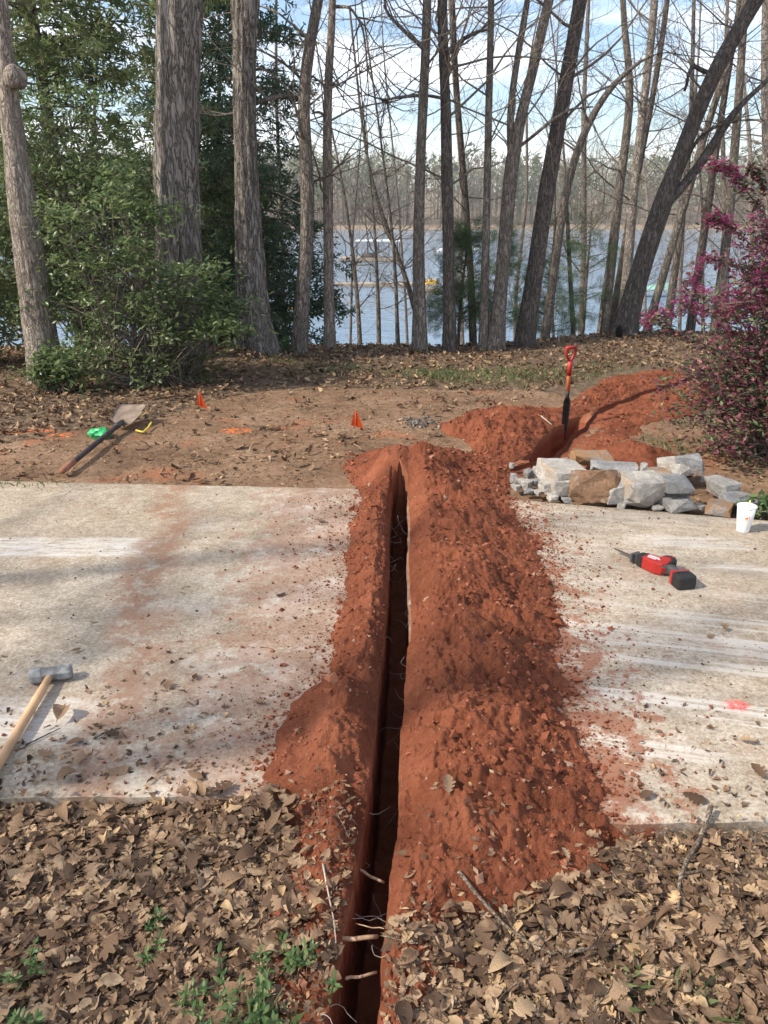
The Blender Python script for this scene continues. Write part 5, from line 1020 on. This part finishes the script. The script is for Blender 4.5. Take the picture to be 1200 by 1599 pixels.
bm = bmesh.new(); prism(bm, SP([(.212, -.032), (.300, -.036), (.335, -.020), (.345, .010), (.335, .060), (.312, .082), (.285, .078), (.262, .045), (.212, .038)]), .002, .068, .009); body = bm_obj('body', bm, M['tool_red'], sw)
for y0, y1, xa, xb in ((.016, .022, .226, .285), (.004, .010, .226, .298), (-.010, -.004, .232, .280)):
    bm = bmesh.new(); prism(bm, SP([(xa, y0 - .004), (xb, y0 + .002), (xb, y1 + .002), (xa, y1 - .004)]), .0682, .0690); bm_obj('white_mark', bm, M['cup_white'], body)
bm = bmesh.new(); prism(bm, SP([(.268, .062), (.288, .094), (.330, .098), (.356, .074), (.352, .034), (.338, .030), (.330, .066), (.308, .080)]), .006, .072, .008); mo = bm_obj('motor_cover', bm, M['tool_black'], sw)
bm = bmesh.new(); prism(bm, SP([(.296, .084), (.326, .087), (.330, .094), (.296, .092)]), .0725, .0735); bm_obj('badge', bm, M['tool_red'], mo)
bm = bmesh.new(); prism(bm, SP([(.318, -.012), (.342, .040), (.362, .046), (.440, .008), (.446, -.020), (.428, -.032), (.360, .004), (.335, -.026)]), .010, .058, .010); bm_obj('grip', bm, M['tool_grey'], sw)
bm = bmesh.new(); prism(bm, SP([(.318, -.022), (.336, -.030), (.352, -.006), (.338, .006)]), .020, .048, .004); bm_obj('trigger', bm, M['tool_red'], sw)
bm = bmesh.new(); prism(bm, SP([(.408, -.052), (.428, -.062), (.470, .026), (.450, .036)]), .003, .070, .004); bm_obj('battery_foot', bm, M['tool_red'], sw)
bm = bmesh.new(); prism(bm, SP([(.426, -.063), (.482, -.088), (.496, -.082), (.532, -.008), (.526, .004), (.470, .029)]), .001, .070, .011); bt_ = bm_obj('battery', bm, M['tool_black'], sw)
bm = bmesh.new(); prism(bm, SP([(.436, -.050), (.446, -.0545), (.476, .008), (.466, .0125)]), .0742, .0750); bm_obj('white_mark', bm, M['tool_grey'], bt_)

# paper cup
q = P(1160, 829); cupo = thing('paper_cup', 'white takeaway cup with lid, yellow straw and round orange emblem', 'cup', (q[0], q[1], 0.001)); Hc = .150; r0, r1 = .034, .050
bm = bmesh.new(); lathe(bm, [(r0 - .001, .0), (r0, .002), (r0 + (r1 - r0) * .42, Hc * .42), (r0 + (r1 - r0) * .45 + .001, Hc * .45), (r1, Hc)]); bm_obj('cup_body', bm, M['cup_white'], cupo, True)
bm = bmesh.new(); lathe(bm, [(r1 + .0008, Hc - .005), (r1 + .0026, Hc - .004), (r1 + .0026, Hc + .002), (r1 - .004, Hc + .004), (r1 - .010, Hc + .002), (.012, Hc + .003)]); bm_obj('lid', bm, M['cup_white'], cupo)
tube_obj('straw', [(.006, .002, .02), (.0075, .002, Hc), (.012, .0, Hc + .032)], .0035, 'straw_yellow', cupo, 10)
bm = bmesh.new(); a0 = math.atan2(-q[1], -q[0]) + .18
def cone(a, z_): rr_ = r0 + (r1 - r0) * z_ / Hc + .0012; th_ = a0 + a / rr_; return (rr_ * math.cos(th_), rr_ * math.sin(th_), z_)
zc = Hc * .62
for ri, ro in ((.0150, .0180),):
    A_ = [bm.verts.new(cone(ri * math.cos(t_), zc + ri * math.sin(t_))) for t_ in np.linspace(0, 6.2832, 37)[:-1]]; B_ = [bm.verts.new(cone(ro * math.cos(t_), zc + ro * math.sin(t_))) for t_ in np.linspace(0, 6.2832, 37)[:-1]]
    for j in range(36):
        if j % 6 != 0: bm.faces.new((A_[j], A_[(j + 1) % 36], B_[(j + 1) % 36], B_[j]))
em = [(-.009, -.003), (-.004, -.010), (.004, -.009), (.009, -.002), (.010, .006), (.006, .003), (.004, .010), (.000, .002), (-.005, .004), (-.006, -.001)]
bm.faces.new([bm.verts.new(cone(x_, zc + z_)) for x_, z_ in em]); bm_obj('emblem', bm, M['cup_orange'], cupo)

# broken stones
def rock(label, x0, x1, ytop, ybot, mat, seed, depth=.18, zb=0.0, Yb=None, yaw=0.0, tilt=0.0, name='broken_stone', group=None, npt=20):
    r = np.random.default_rng(seed); q = P(.5 * (x0 + x1), ybot, zb) if Yb is None else PY(.5 * (x0 + x1), ybot, Yb)[0]
    t = q[1] / ray(.5 * (x0 + x1), ybot)[1]; w_ = 1.04 * (x1 - x0) / FPX * t; h_ = (ybot - ytop) / FPX * t
    h_ = max(.03, (h_ - depth * .22) / .93)
    bm = bmesh.new()
    for _ in range(npt):
        v = r.uniform(-1, 1, 3); m_ = (np.abs(v) ** 9).sum() ** (1 / 9); v = v / m_ * r.uniform(.93, 1.04); bm.verts.new((v[0] * w_ / 2, v[1] * depth / 2, v[2] * h_ / 2))
    for sx in (-1, 1):
        for sy in (-1, 1):
            for sz_ in (-1, 1):
                if r.random() < .60: bm.verts.new((sx * w_ / 2 * r.uniform(.82, 1), sy * depth / 2 * r.uniform(.82, 1), sz_ * h_ / 2 * r.uniform(.85, 1)))
    g_ = bmesh.ops.convex_hull(bm, input=bm.verts); bmesh.ops.delete(bm, geom=[v for v in g_['geom_interior'] if isinstance(v, bmesh.types.BMVert)], context='VERTS')
    bmesh.ops.delete(bm, geom=[v for v in bm.verts if not v.link_faces], context='VERTS')
    bmesh.ops.dissolve_limit(bm, angle_limit=R(9), verts=bm.verts, edges=bm.edges); bmesh.ops.bevel(bm, geom=bm.edges[:], offset=min(w_, h_, depth) * .02, segments=1, affect='EDGES'); bmesh.ops.triangulate(bm, faces=bm.faces)
    bmesh.ops.subdivide_edges(bm, edges=bm.edges[:], cuts=2, use_grid_fill=True)
    co = np.array([tuple(v.co) for v in bm.verts]); fq = 2.2 / max(w_, h_)
    dd = sum(a_ * np.stack([noise3(co[:, 0] * f_ + c_ * 7, co[:, 1] * f_, co[:, 2] * f_, seed + c_) - .5 for c_ in (0, 1, 2)], -1) for f_, a_ in ((fq, .10), (fq * 3, .07), (fq * 8, .05))) * min(w_, h_)
    for v, d_ in zip(bm.verts, dd): v.co += Vector(d_)
    o = bm_obj(name, bm, M[mat], None, False); o.rotation_euler = (tilt, 0, yaw); bpy.context.view_layer.update()
    zmin_ = min((o.matrix_world.to_3x3() @ v.co).z for v in o.data.vertices); o.location = (q[0], q[1] + depth * .5, q[2] - zmin_ - .006); return tag(o, label, 'stone', group)
rock('long white block with a rusty front lying at the back of the stone pile', 898, 959, 703, 730, 'rust_stone', 1, .16, .04, yaw=.05)
rock('large pale slab tilted down at the rubble end of the stone pile', 852, 914, 722, 768, 'white_stone', 2, .30, .02, yaw=.35, tilt=R(8))
rock('small pale wedge below the large pale slab', 846, 872, 748, 772, 'white_stone', 3, .10, 0, yaw=.4)
rock('pale angular stone between the wedge and the brown-faced slab', 862, 900, 744, 776, 'white_stone', 4, .14, 0, yaw=.2)
rock('brown-faced slab leaning at the front of the stone pile', 893, 963, 733, 789, 'brown_stone', 5, .10, 0, yaw=-.06, tilt=R(-14))
rock('long flat blue-grey block lying across the middle of the pile', 930, 1000, 722, 750, 'blue_stone', 6, .20, .10, yaw=-.14, tilt=R(-5))
rock('narrow grey stone wedged beside the brown-faced slab', 948, 976, 750, 791, 'grey_stone', 7, .14, 0, yaw=.1)
rock('biggest grey boulder with rust streaks at the front of the pile', 976, 1040, 739, 796, 'white_stone', 8, .24, 0, yaw=.16, tilt=R(6))
rock('thin flat brown stone behind the biggest boulder', 1012, 1048, 730, 746, 'rust_stone', 9, .14, .10)
rock('cream boulder in front of the blue-grey top stone', 1044, 1092, 714, 744, 'white_stone', 10, .22, .06, yaw=.3)
rock('blue-grey stone topping the bush side of the pile', 1062, 1106, 702, 740, 'blue_stone', 11, .22, .08, yaw=-.3)
rock('squared grey block with an orange top in the upper row', 1042, 1088, 741, 772, 'blue_stone', 12, .18, .11)
rock('squared grey block at the corner of the pile by the slab edge', 1040, 1089, 770, 801, 'grey_stone', 13, .20, 0, yaw=.22)
rock('small rounded grey stone resting against the stacked blocks', 1041, 1063, 757, 779, 'grey_stone', 14, .09, .03)
rock('small upright chip standing on the pile', 1000, 1010, 721, 742, 'grey_stone', 15, .05, .13)
rock('pale rounded cobble below the pale slab, touching the drive edge', 857, 873, 769, 783, 'white_stone', 16, .07, 0)
rock('white flake in front of the biggest boulder', 1020, 1037, 789, 797, 'white_stone', 17, .05, 0)
rock('grey lichen-spotted stone under the edge of the purple bush', 1119, 1150, 745, 782, 'grey_stone', 18, .2, 0, yaw=.4)
rock('dark flat stone sunk in the leaves behind the paper cup', 1140, 1200, 770, 800, 'blue_stone', 19, .22, 0, yaw=-.2)
rock('low brown stone at the drive edge between cup and pile', 1112, 1150, 782, 806, 'rust_stone', 20, .16, 0, yaw=-.5)
for k, (x0, x1, yt, yb_) in enumerate([(798, 812, 738, 755), (808, 822, 745, 760), (820, 834, 732, 748), (833, 849, 728, 746), (815, 832, 748, 765), (830, 846, 746, 762), (842, 852, 740, 754), (800, 812, 755, 766), (878, 890, 714, 724), (796, 804, 724, 731), (836, 847, 764, 774), (880, 892, 776, 786), (968, 980, 784, 794), (1090, 1102, 786, 797), (822, 832, 764, 772), (908, 922, 718, 727), (1092, 1106, 742, 752)]):
    rock('fist-sized piece of pale rubble at the soil end of the stone pile' if x0 < 860 else 'small rubble chip lying loose among the large broken stones', x0, x1, yt, yb_, ['grey_stone', 'white_stone', 'blue_stone'][k % 3], 40 + k, .06, 0, yaw=k, group='small rubble by the stone pile' if x0 < 860 else 'rubble chips among the large stones', name='rubble_stone', npt=14)

# fallen sticks
def stick(pts, rad, label, mat='stick_bark', name='fallen_stick', sub=0, z=.02):
    a = np.array([P(x, y, z) for x, y in pts]); a[:, 2] = surf(a[:, 0], a[:, 1]) + z + rad; t = np.linspace(0, len(a) - 1, len(a) * 4); q = np.stack([np.interp(t, np.arange(len(a)), a[:, k]) for k in range(3)], -1); q[1:-1] = (q[:-2] + 2 * q[1:-1] + q[2:]) / 4
    o = tube_obj(name, q, np.linspace(rad, rad * .5, len(q)) * (1 + .15 * np.sin(np.arange(len(q)) * 2.1)), mat, None, 8)
    return tag(o, label, 'stick')
stick([(716, 1370), (745, 1395), (790, 1430), (830, 1458), (868, 1476)], .0055, 'long pale stick lying below the toe of the broad soil heap')
stick([(880, 1474), (920, 1468), (962, 1460)], .006, 'short brown stick in the leaves next to the long pale stick')
stick([(1110, 1262), (1098, 1295), (1075, 1330), (1063, 1365), (1062, 1410)], .0075, 'crooked grey stick reaching from the slab corner into the leaves')
stick([(1060, 1352), (1100, 1345), (1130, 1338)], .004, 'thin twig crossing the crooked grey stick')
stick([(265, 1280), (292, 1310), (306, 1345), (313, 1372)], .005, 'dark curved twig in the leaves below the left slab')
stick([(57, 1332), (66, 1345), (80, 1354)], .004, 'short white twig in the leaves below the sledgehammer')
stick([(40, 1165), (70, 1150), (95, 1138)], .003, 'thin dark twig under the sledgehammer handle', 'dark_bark', z=.004)
stick([(147, 1155), (165, 1145), (190, 1138)], .0045, 'curved dark twig on the concrete to the side of the sledgehammer', 'dark_bark', z=.004)
stick([(505, 1360), (512, 1400), (522, 1440), (525, 1470)], .0028, 'thin straw-like stem lying down the soil edge of the trench', 'pale_root')
stick([(755, 618), (740, 628), (720, 632)], .006, 'bent twig on the trodden earth before the grass', z=.01)
stick([(845, 648), (862, 660)], .006, 'pale straight twig sticking over the second trench', 'pale_root', z=.12)
# dark charred patch of roots beyond the trench end
clods('dark_crumbs', rng.normal(P(655, 660)[0], .075, 150), rng.normal(P(655, 660)[1], .08, 150), terr(np.full(150, .3), np.full(150, 6.3)) + 0 * rng.random(150), rng.uniform(.005, .024, 150), M['oak_bark'], ground)
# roots in the trench
rr = np.random.default_rng(9)
for k in range(54):
    y_ = 1.15 + 3.5 * rr.random() ** 1.3; z_ = -rr.uniform(.0, .22); sd_ = rr.random() < .5; x_ = float(tl(y_)) if sd_ else float(tr(y_)); d = np.array([1.0 if sd_ else -1.0, rr.normal(0, .5), rr.normal(.1, .4)])
    path = wander((x_ - d[0] * .015, y_, z_), d, rr.uniform(.05, .17), 7, .40, -.02, rr); tube_obj('root', path, np.linspace(rr.uniform(.0010, .0022), .0006, 8), 'pale_root', trench, 3)
for (xa, ya, xb, yb_, z_, rad) in ((520, 1468, 590, 1462, -.03, .0065), (562, 1360, 600, 1378, -.06, .0045), (540, 1530, 588, 1518, -.05, .004), (600, 1452, 556, 1442, -.02, .0016)):
    a_, b_ = P(xa, ya, z_), P(xb, yb_, z_ - .01); tt = np.linspace(0, 1, 8)[:, None]; path = a_ * (1 - tt) + b_ * tt + np.stack([0 * tt[:, 0], .004 * np.sin(tt[:, 0] * 7), .004 * np.cos(tt[:, 0] * 9)], -1); tube_obj('root', path, np.linspace(rad, rad * .85, 8), 'root_bark', trench, 9)

# ------------------------------------------------------------------ docks and boats on the lake
def lk(px, py): return P(px, py, LAKE_Z)
def dock_block(px0, px1, py):
    a, b_ = lk(px0, py), lk(px1, py); return a, b_[0] - a[0]
a, wd = dock_block(530, 626, 409); root = thing('boat_dock', 'roofed boat dock with white flat roof far out on the lake', 'dock', (a[0], a[1], LAKE_Z))
bm = bmesh.new(); box(bm, (wd * .5, 2, .35), (wd, 4.5, .5), .03); bm_obj('deck', bm, M['dock_wood'], root)
rx0 = wd * .27
bm = bmesh.new(); box(bm, (rx0 + (wd - rx0) * .5, 2.4, 3.25), (wd - rx0, 5.2, .18), .03); bm_obj('roof', bm, M['white_paint'], root)
for i in range(5):
    for j in (0.2, 4.4):
        bm = bmesh.new(); box(bm, (rx0 + .15 + i * (wd - rx0 - .3) / 4, j, 1.85), (.12, .12, 2.6)); bm_obj('post', bm, M['dock_dark'], root)
bm = bmesh.new(); box(bm, (rx0 + 2.2, 2.2, 1.0), (2.6, 2.0, .6), .2); bm_obj('locker', bm, M['dock_dark'], root)
bm = bmesh.new(); box(bm, (rx0 + 4.4, 2.0, .95), (1.3, 1.2, .7), .15); bm_obj('chair', bm, M['white_paint'], root)
def walkway(px0, px1, py, label, mat, h=.35, dep=2.0):
    a, wd = dock_block(px0, px1, py); t = thing('floating_walkway', label, 'walkway', (a[0], a[1], LAKE_Z)); bm = bmesh.new(); box(bm, (wd / 2, dep / 2, h * .5), (wd, dep, h), .03); bm_obj('deck', bm, M[mat], t)
    for i in range(4):
        bm = bmesh.new(); box(bm, (wd * (i + .5) / 4, dep + .08, .5), (.16, .12, 1.9)); bm_obj('pile', bm, M['dock_dark'], t)
walkway(522, 672, 448, 'long tan floating walkway crossing the open water', 'dock_wood')
walkway(650, 690, 459, 'short tan walkway next to the yellow-covered boat behind the small cedar', 'dock_wood')
walkway(420, 478, 506, 'grey landing stage under the yellow-covered boat by the brown tree', 'dock_dark')
walkway(-60, 45, 560, 'pale landing stage at the waterside behind the burled trunk', 'dock_wood', .3, 3)
def boat(px0, px1, py, label, cover):
    a, L = dock_block(px0, px1, py); t = thing('boat', label, 'boat', (a[0], a[1] - .3, LAKE_Z)); st = []
    bm = bmesh.new()
    for i in range(9):
        u = i / 8; b2 = L * .17 * (1 - max(0, u - .55) ** 2 * 4.6) ; st.append([bm.verts.new((u * L, s_ * b2 * f_, z_)) for s_, f_, z_ in ((-1, 1, .75 + .15 * u), (-1, .8, .2), (0, .1, -.15), (1, .8, .2), (1, 1, .75 + .15 * u))])
    for p0, p1 in zip(st, st[1:]):
        for j in range(4): bm.faces.new((p0[j], p1[j], p1[j + 1], p0[j + 1]))
    bm.faces.new(st[0]); bm.faces.new(st[-1][::-1]); bm_obj('hull', bm, M['white_paint'], t, True)
    bm = bmesh.new(); st = []
    for i in range(9):
        u = i / 8; b2 = L * .172 * (1 - max(0, u - .55) ** 2 * 4.6); zz_ = .72 + .15 * u; hp_ = .55 * math.sin(min(1, u * 1.15) * math.pi) ** .7 if u < .87 else .02; st.append([bm.verts.new((u * L, s_ * b2, zz_ + hp_ * h_)) for s_, h_ in ((-1, 0), (-.6, .7), (0, 1), (.6, .7), (1, 0))])
    for p0, p1 in zip(st, st[1:]):
        for j in range(4): bm.faces.new((p0[j], p0[j + 1], p1[j + 1], p1[j]))
    bm_obj('cover', bm, M[cover], t, True)
boat(424, 470, 498, 'white boat under a yellow cover moored below the hemlock', 'boat_yellow')
boat(657, 692, 455, 'yellow-covered boat moored behind the small cedar', 'boat_yellow')
boat(682, 706, 398, 'small white boat moored far out beyond the small cedar', 'white_paint'); boat(725, 752, 396, 'low white boat moored behind the straight slim trunk', 'white_paint')
boat(1000, 1075, 462, 'boat under a pale green cover moored beyond the leaning tree', 'boat_green'); boat(1126, 1138, 360, 'tiny white boat close to the far shore', 'white_paint')

# ------------------------------------------------------------------ pale spring air over the lake
hm = bpy.data.materials.new('pale_air'); hm.use_nodes = True; hn = hm.node_tree; hn.nodes.clear(); ho = hn.nodes.new('ShaderNodeOutputMaterial'); hv = hn.nodes.new('ShaderNodeVolumePrincipled')
hv.inputs['Color'].default_value = (0.97, 0.97, 1.0, 1); hv.inputs['Density'].default_value = 0.0004; hv.inputs['Anisotropy'].default_value = 0.2; hn.links.new(hv.outputs[0], ho.inputs['Volume'])
bm = bmesh.new(); box(bm, (0, 412, 25), (1300, 1000, 72)); tag(bm_obj('haze', bm, hm), kind='stuff')
